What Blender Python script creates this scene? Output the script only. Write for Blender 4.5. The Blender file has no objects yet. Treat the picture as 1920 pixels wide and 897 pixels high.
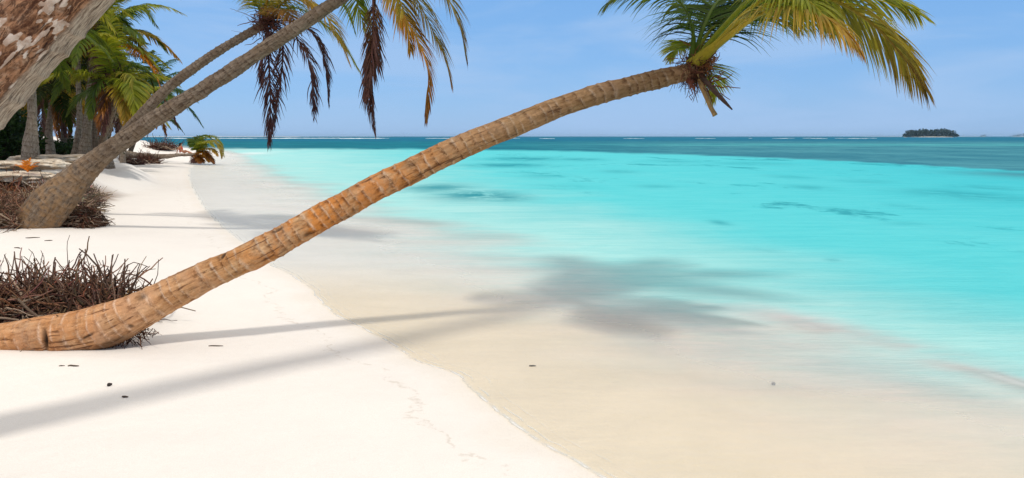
import bpy, math, random
import numpy as np
from mathutils import Vector
random.seed(7); rng = np.random.default_rng(7)
PI = math.pi
S = bpy.context.scene
C = S.collection

# ---------------------------------------------------------------- camera
CH, F = 1.65, 1400.0
PITCH = math.atan(192.5 / F)
cam_d = bpy.data.cameras.new('camera'); cam = bpy.data.objects.new('camera', cam_d); C.objects.link(cam)
cam.location = (0, 0, CH); cam.rotation_euler = (PI/2 - PITCH, 0, 0)
cam_d.sensor_fit = 'HORIZONTAL'; cam_d.sensor_width = 36; cam_d.lens = F / 1920 * 36
cam_d.clip_start = 0.05; cam_d.clip_end = 60000
S.camera = cam
# ---------------------------------------------------------------- light
SUNV = np.array([0.45, -0.43, 1.0]); SUNV /= np.linalg.norm(SUNV)
sun_d = bpy.data.lights.new('sun', 'SUN'); sun = bpy.data.objects.new('sun', sun_d); C.objects.link(sun)
sun_d.energy = 2.15; sun_d.angle = math.radians(3.6); sun_d.color = (1, .955, .89)
sun.rotation_euler = Vector(SUNV).to_track_quat('Z', 'Y').to_euler()
W = bpy.data.worlds.new("World"); S.world = W; W.use_nodes = True
wn = W.node_tree; wn.nodes.clear()
sky = wn.nodes.new('ShaderNodeTexSky'); sky.sky_type = 'NISHITA'; sky.sun_disc = False
sky.sun_elevation = math.asin(SUNV[2]); sky.sun_rotation = math.atan2(SUNV[0], SUNV[1])
sky.altitude = 0; sky.air_density = 1.0; sky.dust_density = 0.25; sky.ozone_density = 3.0
bg = wn.nodes.new('ShaderNodeBackground'); bg.inputs['Strength'].default_value = 0.15
wo = wn.nodes.new('ShaderNodeOutputWorld')
tcw = wn.nodes.new('ShaderNodeTexCoord')
def wmix(f, a, b_, mode='MIX'):
    x = wn.nodes.new('ShaderNodeMix'); x.data_type = 'RGBA'; x.blend_type = mode
    for i, v in ((0, f), (6, a), (7, b_)):
        if isinstance(v, bpy.types.NodeSocket): wn.links.new(v, x.inputs[i])
        else: x.inputs[i].default_value = v
    return x.outputs[2]
def wrange(v, a, b_, c, d):
    x = wn.nodes.new('ShaderNodeMapRange'); x.interpolation_type = 'SMOOTHSTEP'; wn.links.new(v, x.inputs[0])
    for i, q in enumerate((a, b_, c, d)): x.inputs[i+1].default_value = q
    return x.outputs[0]
mp = wn.nodes.new('ShaderNodeMapping'); mp.inputs['Scale'].default_value = (1.3, 1.3, 6.5); mp.inputs['Location'].default_value = (.3, .1, 0)
nz = wn.nodes.new('ShaderNodeTexNoise'); nz.inputs['Scale'].default_value = 2.4; nz.inputs['Detail'].default_value = 6; nz.inputs['Roughness'].default_value = .55; nz.inputs['Distortion'].default_value = .4
wn.links.new(tcw.outputs['Generated'], mp.inputs[0]); wn.links.new(mp.outputs[0], nz.inputs['Vector'])
sx = wn.nodes.new('ShaderNodeSeparateXYZ'); wn.links.new(tcw.outputs['Generated'], sx.inputs[0])
base = wmix(.78, sky.outputs[0], (1.12, 2.75, 5.55, 1))
veil = wmix(wrange(nz.outputs[0], .40, .68, 0, .7), base, (2.6, 3.85, 5.8, 1))     # thin high cloud
over = wmix(wrange(sx.outputs[2], .24, .62, 0, .86), veil, (7.4, 6.95, 6.35, 1))      # unseen warm white overhead, added as neutral fill for the shadows
wn.links.new(over, bg.inputs[0]); wn.links.new(bg.outputs[0], wo.inputs[0])
S.view_settings.view_transform = 'Standard'; S.view_settings.look = 'None'
S.view_settings.gamma = 1; S.view_settings.exposure = 0.0
S.render.engine = 'CYCLES'
S.cycles.use_denoising = True; S.cycles.max_bounces = 8; S.cycles.transparent_max_bounces = 16
S.cycles.caustics_reflective = False; S.cycles.caustics_refractive = False

# ---------------------------------------------------------------- maths helpers
cp, sp = math.cos(PITCH), math.sin(PITCH)
def ray(u, v):
    xc = (u - 960) / F; yc = -(v - 448.5) / F
    return np.array([xc, cp + yc*sp, -sp + yc*cp])
def P(u, v, y):
    d = ray(u, v); return np.array([0, 0, CH]) + d * (y / d[1])
def project(V):
    V = np.asarray(V); x = V[..., 0]; y = V[..., 1]; z = V[..., 2] - CH
    fwd = y*cp - z*sp; up = y*sp + z*cp
    return 960 + F*x/fwd, 448.5 - F*up/fwd
def plane(u, v, z=0.0):
    d = ray(u, v); t = (z - CH) / d[2]; return np.array([0, 0, CH]) + d*t
def sstep(a, b, x):
    t = np.clip((np.asarray(x, float) - a) / (b - a), 0, 1); return t*t*(3 - 2*t)
def _h(ix, iy, iz, seed):
    n = (ix*374761393 + iy*668265263 + iz*2147483647 + seed*1274126177) & 0xffffffff
    n = ((n ^ (n >> 13)) * 1274126177) & 0xffffffff
    n = ((n ^ (n >> 16)) * 2246822519) & 0xffffffff
    return ((n ^ (n >> 15)) & 0xffffff) / float(0xffffff)
def vnoise(x, y, z=0, seed=0):
    x, y, z = np.broadcast_arrays(np.asarray(x, float), np.asarray(y, float), np.asarray(z, float))
    ix, iy, iz = np.floor(x).astype(np.int64), np.floor(y).astype(np.int64), np.floor(z).astype(np.int64)
    fx, fy, fz = x-ix, y-iy, z-iz
    fx, fy, fz = fx*fx*(3-2*fx), fy*fy*(3-2*fy), fz*fz*(3-2*fz)
    r = 0
    for a in (0, 1):
        for b in (0, 1):
            for c in (0, 1):
                w = (fx if a else 1-fx)*(fy if b else 1-fy)*(fz if c else 1-fz)
                r = r + w*_h(ix+a, iy+b, iz+c, seed)
    return r
def fbm(x, y, z=0, seed=0, o=4):
    r = 0; a = .5; s = 0
    for k in range(o):
        f = 2.0**k
        r = r + a*vnoise(np.asarray(x)*f, np.asarray(y)*f, np.asarray(z)*f, seed+k*17); s += a; a *= .5
    return r/s
def spline(pts, n, extra=None):
    p = np.array(pts, float)
    q = np.vstack([2*p[0]-p[1], p, 2*p[-1]-p[-2]])
    m = len(p) - 1; out = []
    ts = np.linspace(0, m, max(n*3, 60))
    for t in ts:
        i = min(int(t), m-1); f = t - i
        a, b, c, d = q[i], q[i+1], q[i+2], q[i+3]
        out.append(.5*((2*b) + (c-a)*f + (2*a-5*b+4*c-d)*f*f + (3*b-a-3*c+d)*f**3))
    out = np.array(out)
    L_ = np.concatenate([[0], np.cumsum(np.linalg.norm(np.diff(out[:, :3], axis=0), axis=1))])
    s = np.linspace(0, L_[-1], n)
    return np.stack([np.interp(s, L_, out[:, k]) for k in range(out.shape[1])], 1), s

# ---------------------------------------------------------------- object helpers
def mk(name, V, Q, mat, parent=None, smooth=True, attrs=None):
    V = np.ascontiguousarray(V, dtype=np.float32); Q = np.ascontiguousarray(Q, dtype=np.int32)
    me = bpy.data.meshes.new(name)
    me.vertices.add(len(V)); me.vertices.foreach_set('co', V.ravel())
    k = Q.shape[1]
    me.loops.add(Q.size); me.loops.foreach_set('vertex_index', Q.ravel())
    me.polygons.add(len(Q)); me.polygons.foreach_set('loop_start', np.arange(0, Q.size, k, dtype=np.int32))
    me.polygons.foreach_set('use_smooth', np.full(len(Q), smooth))
    me.update(calc_edges=True); me.validate()
    for an, av in (attrs or {}).items():
        av = np.asarray(av, dtype=np.float32)
        if av.ndim == 1:
            a = me.attributes.new(an, 'FLOAT', 'POINT'); a.data.foreach_set('value', av)
        elif av.shape[1] == 4:
            a = me.attributes.new(an, 'FLOAT_COLOR', 'POINT'); a.data.foreach_set('color', av.ravel())
        else:
            a = me.attributes.new(an, 'FLOAT_VECTOR', 'POINT'); a.data.foreach_set('vector', av.ravel())
    me.materials.append(mat)
    o = bpy.data.objects.new(name, me); C.objects.link(o)
    if parent is not None:
        o.parent = parent
        o.location = -parent.location
    return o
def thing(name, label, cat, loc=(0, 0, 0), group=None):
    o = bpy.data.objects.new(name, None); C.objects.link(o); o.location = tuple(float(a) for a in loc)
    o.empty_display_size = .1
    o['label'] = label; o['category'] = cat
    if group: o['group'] = group
    return o
def tag(o, label=None, cat=None, group=None, kind=None):
    if label: o['label'] = label
    if cat: o['category'] = cat
    if group: o['group'] = group
    if kind: o['kind'] = kind
    return o
def frames(p):
    T = np.gradient(p, axis=0); T /= np.linalg.norm(T, axis=1)[:, None] + 1e-9
    N = np.zeros_like(T)
    r = np.array([0, 0, 1.]) if abs(T[0, 2]) < .9 else np.array([0, 1., 0])
    n = r - T[0]*np.dot(r, T[0]); N[0] = n/np.linalg.norm(n)
    for i in range(1, len(p)):
        n = N[i-1] - T[i]*np.dot(N[i-1], T[i]); N[i] = n/(np.linalg.norm(n)+1e-9)
    return T, N, np.cross(T, N)
def gridq(n, m, wrap=True):
    i = np.arange(n-1)[:, None]; j = np.arange(m if wrap else m-1)[None, :]
    j2 = (j+1) % m
    return np.stack([(i*m+j), (i*m+j2), ((i+1)*m+j2), ((i+1)*m+j)], -1).reshape(-1, 4)
def tubes(paths, radii, m=4):
    """paths (n,K,3), radii (n,K) -> one set of verts and quads"""
    n, K, _ = paths.shape
    T = np.gradient(paths, axis=1); T /= np.linalg.norm(T, axis=2)[..., None] + 1e-9
    ref = rng.normal(size=(n, 1, 3)); A = np.cross(T, np.broadcast_to(ref, T.shape)); A /= np.linalg.norm(A, axis=2)[..., None] + 1e-9
    B = np.cross(T, A)
    th = np.arange(m)*2*PI/m
    V = paths[:, :, None, :] + radii[:, :, None, None]*(A[:, :, None, :]*np.cos(th)[None, None, :, None] + B[:, :, None, :]*np.sin(th)[None, None, :, None])
    q = gridq(K, m)
    Q = (q[None] + (np.arange(n)*K*m)[:, None, None]).reshape(-1, 4)
    return V.reshape(-1, 3), Q
def merge(parts):
    Vs, Qs, As, o = [], [], [], 0
    for p in parts:
        Vs.append(p[0]); Qs.append(p[1]+o); o += len(p[0])
        if len(p) > 2: As.append(p[2])
    return (np.vstack(Vs), np.vstack(Qs)) + ((np.vstack(As),) if As else ())

# ---------------------------------------------------------------- node helpers
class NB:
    def __init__(s, name):
        s.m = bpy.data.materials.new(name); s.m.use_nodes = True; s.t = s.m.node_tree; s.t.nodes.clear()
        s.out = s.t.nodes.new('ShaderNodeOutputMaterial')
    def n(s, ty, **k):
        x = s.t.nodes.new(ty)
        for a, b in k.items(): setattr(x, a, b)
        return x
    def set(s, sock, v):
        if isinstance(v, bpy.types.NodeSocket): s.t.links.new(v, sock)
        elif v is not None:
            if hasattr(sock.default_value, '__len__') and not hasattr(v, '__len__'): v = (v,)*len(sock.default_value)
            if hasattr(sock.default_value, '__len__') and len(sock.default_value) == 4 and len(v) == 3: v = tuple(v)+(1,)
            sock.default_value = v
    def attr(s, nm, o='Fac'):
        x = s.n('ShaderNodeAttribute', attribute_name=nm); return x.outputs[o]
    def math(s, op, a, b=0.0, c=None, clamp=False):
        x = s.n('ShaderNodeMath', operation=op, use_clamp=clamp); s.set(x.inputs[0], a); s.set(x.inputs[1], b)
        if c is not None: s.set(x.inputs[2], c)
        return x.outputs[0]
    def map(s, v, scale=(1, 1, 1), loc=(0, 0, 0), rot=(0, 0, 0)):
        x = s.n('ShaderNodeMapping'); s.set(x.inputs['Vector'], v); x.inputs['Scale'].default_value = scale
        x.inputs['Location'].default_value = loc; x.inputs['Rotation'].default_value = rot; return x.outputs[0]
    def noise(s, v, scale=5, detail=4, rough=.5, dist=0):
        x = s.n('ShaderNodeTexNoise'); s.set(x.inputs['Vector'], v); x.inputs['Scale'].default_value = scale
        x.inputs['Detail'].default_value = detail; x.inputs['Roughness'].default_value = rough; x.inputs['Distortion'].default_value = dist
        return x.outputs[0]
    def voro(s, v, scale=5, feature='F1', out='Distance', rnd=1):
        x = s.n('ShaderNodeTexVoronoi', feature=feature); s.set(x.inputs['Vector'], v); x.inputs['Scale'].default_value = scale
        x.inputs['Randomness'].default_value = rnd
        return x.outputs[out]
    def rng(s, v, a, b, c=0.0, d=1.0, smooth=True):
        x = s.n('ShaderNodeMapRange', interpolation_type='SMOOTHSTEP' if smooth else 'LINEAR')
        s.set(x.inputs[0], v); s.set(x.inputs[1], a); s.set(x.inputs[2], b); s.set(x.inputs[3], c); s.set(x.inputs[4], d); return x.outputs[0]
    def mix(s, f, a, b, mode='MIX'):
        x = s.n('ShaderNodeMix', data_type='RGBA', blend_type=mode); s.set(x.inputs[0], f); s.set(x.inputs[6], a); s.set(x.inputs[7], b); return x.outputs[2]
    def bump(s, h, strength=.5, dist=.01):
        x = s.n('ShaderNodeBump'); s.set(x.inputs['Height'], h); x.inputs['Strength'].default_value = strength; x.inputs['Distance'].default_value = dist
        return x.outputs[0]
    def bsdf(s, col, rough=.8, spec=.3, normal=None):
        x = s.n('ShaderNodeBsdfPrincipled'); s.set(x.inputs['Base Color'], col); s.set(x.inputs['Roughness'], rough)
        x.inputs['Specular IOR Level'].default_value = spec
        if normal is not None: s.set(x.inputs['Normal'], normal)
        return x.outputs[0]
    def mixs(s, f, a, b):
        x = s.n('ShaderNodeMixShader'); s.set(x.inputs[0], f); s.t.links.new(a, x.inputs[1]); s.t.links.new(b, x.inputs[2]); return x.outputs[0]
    def fin(s, sh): s.t.links.new(sh, s.out.inputs[0]); return s.m
    def pos(s): return s.n('ShaderNodeNewGeometry').outputs['Position']

def m_sand():
    b = NB('sand'); p = b.pos(); col = b.attr('col', 'Color'); rg = b.attr('rough_dirt')
    n1 = b.noise(p, 160, 3, .75); n2 = b.noise(p, 1.7, 5, .6); n3 = b.noise(p, 14, 4, .6)
    c = b.mix(b.rng(n1, .25, .75, 0, .22), col, (.35, .30, .24), 'MIX')
    c = b.mix(b.rng(n2, .35, .7, 0, .16), c, b.mix(1.0, col, (.80, .78, .78), 'MULTIPLY'))
    d = b.noise(p, 7, 6, .75, .6)
    earth = b.mix(b.rng(d, .35, .7), (.045, .018, .008), (.26, .12, .05))
    earth = b.mix(b.rng(b.noise(p, 25, 4, .7), .55, .75), earth, (.30, .22, .15))
    c = b.mix(rg, c, earth)
    speck = b.rng(b.voro(p, 9), .0, .035, 1, 0)
    c = b.mix(b.math('MULTIPLY', speck, .45), c, (.25, .19, .13))
    dim = b.noise(p, 5.5, 3, .5, .6); h = b.math('ADD', b.math('ADD', b.math('MULTIPLY', n1, .15), b.math('MULTIPLY', dim, 1.1)), b.math('ADD', b.math('MULTIPLY', n3, .5), b.math('MULTIPLY', b.math('MULTIPLY', d, rg), 8)))
    wet = b.attr('wet'); sh_d = b.math('ADD', b.attr('shore'), b.math('MULTIPLY', b.math('SUBTRACT', b.noise(p, 1.1, 5, .65), .5), .9))
    damp = b.math('MULTIPLY', b.rng(sh_d, -.05, .30, 1, 0), .30)
    c = b.mix(damp, c, b.mix(1, c, (.86, .80, .70), 'MULTIPLY'))
    sw = b.math('ABSOLUTE', b.math('SUBTRACT', sh_d, .42)); c = b.mix(b.math('MULTIPLY', b.math('MULTIPLY', b.rng(b.attr('shore'), .10, .2), b.rng(sw, 0, .03, 1, 0)), b.rng(n3, .45, .6, 0, .38)), c, (.46, .38, .29))
    mott = b.noise(b.map(p, (.9, 1.6, 1)), 1.0, 5, .6, .4); c = b.mix(b.rng(mott, .4, .68, 0, b.math('MULTIPLY', wet, .35)) if False else b.math('MULTIPLY', b.rng(mott, .4, .68, 0, .4), wet), c, b.mix(1, c, (.84, .85, .84), 'MULTIPLY'))
    return b.fin(b.bsdf(c, b.rng(wet, 0, 1, .95, .5), .2, b.bump(h, .35, .02)))

def m_sea():
    b = NB('sea_water'); p = b.pos()
    col = b.attr('col', 'Color'); a = b.attr('alpha'); deep = b.attr('deep'); mid = b.attr('mid')
    st = b.noise(b.map(p, (.55, 2.6, 1)), 1.0, 6, .62, .3)
    st2 = b.noise(b.map(p, (.06, .05, 1)), 1.0, 5, .6, .4)
    fine = b.noise(b.map(p, (3, 9, 1), rot=(0, 0, .12)), 1.0, 5, .6, .2)
    c = b.mix(b.rng(st, .38, .64, 0, .34), col, b.mix(1, col, (.50, .84, .88), 'MULTIPLY'))
    c = b.mix(b.rng(fine, .42, .72, 0, .22), c, b.mix(1, col, (1.35, 1.08, 1.05), 'MULTIPLY'))
    c = b.mix(b.rng(b.noise(b.map(p, (.35, .22, 1), loc=(9, 4, 0)), 1, 6, .65, .6), .42, .68, 0, .16), c, b.mix(1, c, (1.9, 1.10, 1.08), 'MULTIPLY'))
    # sea grass patches on the lagoon floor
    w = b.noise(b.map(p, (.22, .10, 1), loc=(3.1, 1.2, 0)), 1.0, 5, .62, .8)
    w2 = b.noise(b.map(p, (1.3, 1.0, 1)), 1.0, 4, .7, .3)
    wm = b.math('MULTIPLY', b.rng(b.math('ADD', b.math('MULTIPLY', w, .72), b.math('MULTIPLY', w2, .28)), .56, .64, 0, .75), mid)
    weed = b.attr('weed')
    wm = b.math('MAXIMUM', wm, b.math('MULTIPLY', weed, b.rng(b.noise(b.map(p, (.7, .5, 1)), 1, 5, .7, .5), .36, .54, .25, 1)))
    c = b.mix(wm, c, (.012, .24, .28))
    # reef flat further out: broken streaks
    r = b.noise(b.map(p, (.10, .055, 1)), 1.0, 7, .72, .5)
    r2 = b.noise(b.map(p, (.9, .35, 1)), 1.0, 6, .75, .2)
    dc = b.mix(b.rng(r, .36, .64), b.attr('dark', 'Color'), b.mix(1, b.attr('dark', 'Color'), (2.1, 1.45, 1.3), 'MULTIPLY'))
    dc = b.mix(b.rng(r2, .5, .72, 0, .55), dc, (.006, .085, .12))
    c = b.mix(deep, c, dc)
    foam = b.math('MULTIPLY', b.attr('foam'), b.rng(b.noise(p, 9, 4, .7), .3, .6, .2, 1))
    so = b.attr('shore'); wv = b.math('MULTIPLY', b.math('SUBTRACT', b.noise(p, 2.2, 4, .6), .5), .05)
    for off, wd, amt, sc in ((-.022, .022, 1.0, 3.0), (-.075, .012, .55, 4.0), (-.16, .010, .25, 5.0)):
        dd = b.math('ABSOLUTE', b.math('ADD', b.math('SUBTRACT', so, off), b.math('MULTIPLY', wv, 1.6 if off < -.05 else .25)))
        foam = b.math('MAXIMUM', foam, b.math('MULTIPLY', b.rng(dd, 0, wd, amt, 0), b.rng(b.noise(p, sc, 4, .65), .38, .58, 0, 1)))
    c = b.mix(foam, c, (.86, .84, .80))
    al = b.math('MAXIMUM', a, b.math('MULTIPLY', foam, .75))
    nm = b.bump(b.math('ADD', b.noise(b.map(p, (1.2, 4.5, 1)), 1.3, 5, .6), b.math('MULTIPLY', b.noise(p, 18, 3, .6), .08)), .5, .07)
    dif = b.n('ShaderNodeBsdfDiffuse'); b.set(dif.inputs[0], c); b.t.links.new(nm, dif.inputs['Normal'])
    gl = b.n('ShaderNodeBsdfGlossy'); gl.inputs['Roughness'].default_value = .22; gl.inputs[0].default_value = (.9, .95, 1, 1); b.t.links.new(nm, gl.inputs['Normal'])
    tr = b.n('ShaderNodeBsdfTransparent'); tr.inputs[0].default_value = (.99, .985, .975, 1)
    body = b.mixs(al, tr.outputs[0], dif.outputs[0])
    m = b.fin(b.mixs(.055, body, gl.outputs[0]))
    return m

def m_bark(name, c1, c2, c3, scar, orange=None, crack=(.075, .05, .035), scar_w=.1, fib=(9, 9, 1.6), bstr=.6, scar_a=.8):
    b = NB(name); tc = b.attr('tc', 'Vector'); ph = b.attr('ring')
    n1 = b.noise(b.map(tc, fib), 3.0, 6, .65, .4); n2 = b.noise(tc, 4.0, 5, .6); n3 = b.noise(b.map(tc, (1, 1, .5)), 26, 5, .7)
    c = b.mix(b.rng(n1, .32, .68), c1, c2)
    c = b.mix(b.rng(n2, .42, .66, 0, .85), c, c3)
    if orange is not None:
        om = b.math('MULTIPLY', b.attr('orange'), b.rng(b.noise(tc, 7, 5, .65, .5), .36, .6), clamp=True)
        c = b.mix(om, c, orange)
    fr = b.math('FRACT', b.math('ADD', ph, b.math('MULTIPLY', n3, .18)))
    edge = b.math('MINIMUM', fr, b.math('SUBTRACT', 1.0, fr)); ln2 = b.rng(b.noise(b.map(tc, (1, 1, 2)), 9, 5, .75, .6), .42, .66, 0, 1)
    rs = b.attr('ringamt')
    line = b.math('MULTIPLY', b.rng(edge, 0, scar_w, scar_a, 0), ln2)
    c = b.mix(b.math('MULTIPLY', b.math('MULTIPLY', rs, b.rng(fr, .45, .95, 0, .95)), b.rng(b.noise(b.map(tc, (9, 9, 5)), 3, 6, .75, .8), .44, .57), clamp=True), c, b.mix(1, c, (.42, .34, .28), 'MULTIPLY'))
    c = b.mix(line, c, scar)
    crk = b.rng(b.noise(b.map(tc, (18, 18, 2.2)), 2.2, 4, .6, .2), .60, .67, 0, 1)
    crk = b.math('MULTIPLY', crk, b.rng(b.noise(tc, 6, 3, .6), .42, .58, .1, 1))
    crk2 = b.rng(b.noise(b.map(tc, (26, 26, 1.6)), 1.6, 3, .5, .2), .63, .68, 0, 1); crk = b.math('MAXIMUM', crk, crk2)
    c = b.mix(b.math('MULTIPLY', crk, .75), c, crack)
    c = b.mix(1, c, b.attr('tint', 'Color'), 'MULTIPLY')
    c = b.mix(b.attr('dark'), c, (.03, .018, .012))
    c = b.mix(b.rng(n3, .48, .68, 0, .6), c, b.mix(1, c, (.42, .36, .32), 'MULTIPLY'))
    gz = b.noise(b.map(tc, (1.2, 1.2, 2.6)), 34, 4, .7, .5)
    c = b.mix(b.rng(gz, .50, .66, 0, .45), c, b.mix(1, c, (1.45, 1.42, 1.4), 'MULTIPLY'))
    h = b.math('SUBTRACT', b.math('ADD', b.math('MULTIPLY', n1, .6), b.math('MULTIPLY', n3, .35)), b.math('MULTIPLY', crk, .8))
    return b.fin(b.bsdf(c, .88, .15, b.bump(h, bstr, .012)))

def m_flaky():
    b = NB('flaky_bark'); tc = b.attr('tc', 'Vector')
    fl = b.attr('flake')
    n1 = b.noise(b.map(tc, (14, 14, 5)), 2.5, 6, .7, .6); n2 = b.noise(tc, 11, 5, .65, .4); n3 = b.noise(b.map(tc, (30, 30, 7)), 3, 5, .7)
    br = b.mix(b.rng(n1, .34, .66), (.06, .020, .008), (.38, .19, .10))
    br = b.mix(b.rng(n2, .5, .66, 0, .8), br, (.46, .30, .20))
    br = b.mix(b.rng(b.noise(b.map(tc, (24, 24, 9)), 2.5, 5, .7, .8), .50, .58, 0, .75), br, (.045, .018, .010))
    gr = b.mix(b.rng(b.noise(b.map(tc, (48, 48, 6)), 3, 6, .8), .38, .62), (.17, .115, .08), (.46, .375, .29))
    c = b.mix(b.attr('smoothside'), br, gr)
    c = b.mix(b.rng(b.math('ADD', fl, b.math('MULTIPLY', b.math('SUBTRACT', n3, .5), .3)), .35, .6, 0, .92), c, b.mix(b.rng(n2, .4, .65), (.40, .28, .21), (.66, .56, .48)))
    crk = b.rng(b.noise(b.map(tc, (34, 34, 3.2)), 2, 5, .65, .4), .60, .68)
    c = b.mix(b.math('MULTIPLY', crk, .85), c, (.035, .014, .010))
    h = b.math('SUBTRACT', b.math('ADD', n1, b.math('MULTIPLY', n3, .5)), crk)
    return b.fin(b.bsdf(c, .85, .2, b.bump(h, .8, .012)))

def m_leaf(name='palm_leaf', tr=.42):
    b = NB(name); col = b.attr('col', 'Color')
    n = b.noise(b.pos(), 30, 3, .6)
    c = b.mix(b.rng(n, .3, .7, 0, .45), col, b.mix(1, col, (.6, .6, .5), 'MULTIPLY'))
    pb = b.bsdf(c, .5, .18)
    t = b.n('ShaderNodeBsdfTranslucent'); b.set(t.inputs[0], b.mix(1, c, (1.5, 1.35, .8), 'MULTIPLY'))
    return b.fin(b.mixs(tr, pb, t.outputs[0]))
def m_vcol(name, rough=.85, var=(.55, .5, .45), scale=40):
    b = NB(name); col = b.attr('col', 'Color'); n = b.noise(b.pos(), scale, 4, .7)
    c = b.mix(b.rng(n, .3, .7, 0, .6), col, b.mix(1, col, var, 'MULTIPLY'))
    return b.fin(b.bsdf(c, rough, .2, b.bump(n, .4, .01)))

M_SAND = m_sand(); M_SEA = m_sea(); M_LEAF = m_leaf(); M_DEAD = m_leaf('dry_leaf', .12)
M_STALK = m_vcol('frond_stalk', .5, (.75, .7, .5), 60); M_ROOT = m_vcol('root_fibre', .9); M_WOOD = m_vcol('weathered_wood', .9)
M_MAIN = m_bark('tan_ringed_bark', (.33, .19, .09), (.56, .37, .21), (.46, .29, .17), (.78, .64, .50), orange=(.55, .22, .05), crack=(.10, .04, .02), scar_w=.22, scar_a=.6)
M_GREY = m_bark('grey_brown_bark', (.105, .073, .050), (.23, .175, .125), (.16, .11, .07), (.33, .27, .21), orange=(.36, .19, .07), scar_w=.25, scar_a=.35)
M_PALE = m_bark('pale_bark', (.17, .125, .09), (.33, .27, .21), (.22, .165, .115), (.42, .36, .29), scar_w=.25, scar_a=.4)
M_FLAKY = m_flaky()

# ---------------------------------------------------------------- terrain
shore_px = [(1000, 825), (945, 785), (885, 735), (865, 708), (835, 694), (780, 678), (745, 655), (715, 636), (672, 612), (628, 592), (604, 572), (588, 552), (572, 535),
            (545, 518), (505, 498), (470, 468), (432, 440), (402, 415), (376, 385), (362, 358), (352, 335), (352, 318), (372, 303), (400, 293), (412, 287)]
sh = np.array([plane(u, v) for u, v in shore_px])
SY = np.concatenate([[-40, -10, -2, 1, 2.6], sh[:, 1], [110, 180, 400, 3000]])
SX = np.concatenate([[14, 6.5, 3.2, 1.9, 1.0], sh[:, 0], [-52, -92, -230, -1900]])
turq_px = [(1920, 690), (1760, 652), (1600, 612), (1450, 590), (1300, 560), (1180, 515), (1080, 475), (980, 448), (880, 425), (760, 398), (640, 362), (560, 335), (510, 312), (480, 298), (462, 290)]
tq = np.array([plane(u, v) for u, v in turq_px])
TY = np.concatenate([[-40, 0, 3.5], tq[:, 1], [110, 180, 400, 3000]])
TX = np.concatenate([[26, 9, 5.6], tq[:, 0], [-42, -80, -215, -1880]])
BY = np.array([15, 17, 20, 24, 30, 43, 60, 80, 110, 400]); BX = np.array([-9.0, -9.7, -10.2, -11.2, -14.2, -22.3, -28.5, -37, -58, -260])
def shore_sd(x, y):
    xs = np.interp(y, SY, SX); xs = xs + .05*(fbm(y*2.2, 0, 0, 5)-.5) + .025*(vnoise(y*9, 0, 0, 9)-.5)
    sl = (np.interp(y+.4, SY, SX) - np.interp(y-.4, SY, SX))/.8
    return (xs - x)/np.sqrt(1+sl*sl)
def qparam(x, y):
    xs = np.interp(y, SY, SX); xt = np.interp(y, TY, TX)
    return (x - xs)/np.maximum(xt - xs, .5)
def bankf(x, y):
    a = np.interp(y, BY, BX) - x + 1.2*(fbm(y*.35, x*.1, 0, 33)-.5)
    c = (y - 15.6) + 1.6*(fbm(x*.6, 3, 0, 34)-.5)
    return np.minimum(a, c)
def height(x, y):
    x = np.asarray(x, float); y = np.asarray(y, float)
    sd = shore_sd(x, y)
    land = .30*(1-np.exp(-np.maximum(sd, 0)*.16)) + .02*np.clip(sd, 0, 5)/5
    und = (fbm(x*.45, y*.45, 0, 3) - .5)*.12*sstep(.8, 4, sd) + (fbm(x*2.2, y*2.2, 0, 4)-.5)*.028*sstep(.6, 2.5, sd)
    q = qparam(x, y)
    dep = .10*np.clip(q, 0, 1) + .9*sstep(.8, 5, q) + 4*sstep(6, 30, q)
    dep = np.maximum(dep, 0)
    near = np.minimum(1, np.maximum(-sd, 0)/.4)
    sea = -dep - .004*near
    b = bankf(x, y)
    bank = .42*sstep(0, 1.3, b) + .40*sstep(1.0, 9, b) + (fbm(x*1.1, y*1.1, 0, 8)-.5)*.30*sstep(-.1, 1.2, b)*(1-.5*sstep(3, 9, b))
    far = .5*np.exp(-((x+29)**2/16 + (y-62)**2/60)) + .5*np.exp(-((x+33)**2/14 + (y-66)**2/30))
    return np.where(sd > 0, land + und + bank + far, sea)
def ground(u, v):
    d = ray(u, v); lo, hi = 1.0, 400.0
    ts = np.concatenate([np.linspace(2, 30, 1500), np.linspace(30, 300, 2000)])
    X = d[0]*ts; Y = d[1]*ts; Z = CH + d[2]*ts
    k = np.argmax(Z < height(X, Y)); return np.array([X[k], Y[k], float(height(X[k], Y[k]))])
def zg(x, y): return float(height(np.array([x]), np.array([y]))[0])

def polar(na, rows):
    fa = np.linspace(math.radians(-50), math.radians(50), na)
    bk = np.linspace(math.radians(50), math.radians(310), 72)[1:-1]
    az = np.concatenate([fa, bk]); R = np.asarray(rows)
    X = R[:, None]*np.sin(az)[None]; Y = R[:, None]*np.cos(az)[None]
    q = gridq(len(R), len(az))
    return X.ravel(), Y.ravel(), q
inv = 1/np.linspace(1/2.4, 1/7000., 430)
rows = np.concatenate([[.02, .6, 1.2, 1.8], inv, [12000]])
X, Y, Q = polar(520, rows)
Q = Q[:, ::-1]
Z = height(X, Y)
sd = shore_sd(X, Y); q = qparam(X, Y)
def lerp(a, b, t): t = np.asarray(t)[..., None]; return np.asarray(a)*(1-t) + np.asarray(b)*t
dry = np.array([.83, .775, .705]); wet = np.array([.85, .745, .57]); pale = np.array([.83, .82, .77]); grey = np.array([.66, .64, .60])
near = 1 - sstep(7.0, 10.5, Y)
col = lerp(dry, lerp(pale, wet, near*(1-.6*sstep(.35, 1.0, q))), sstep(.03, -.05, sd) if False else 1 - sstep(-.06, .03, sd))
col = lerp(col, [.72, .70, .66], sstep(.3, 0, sd)*0)
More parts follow.
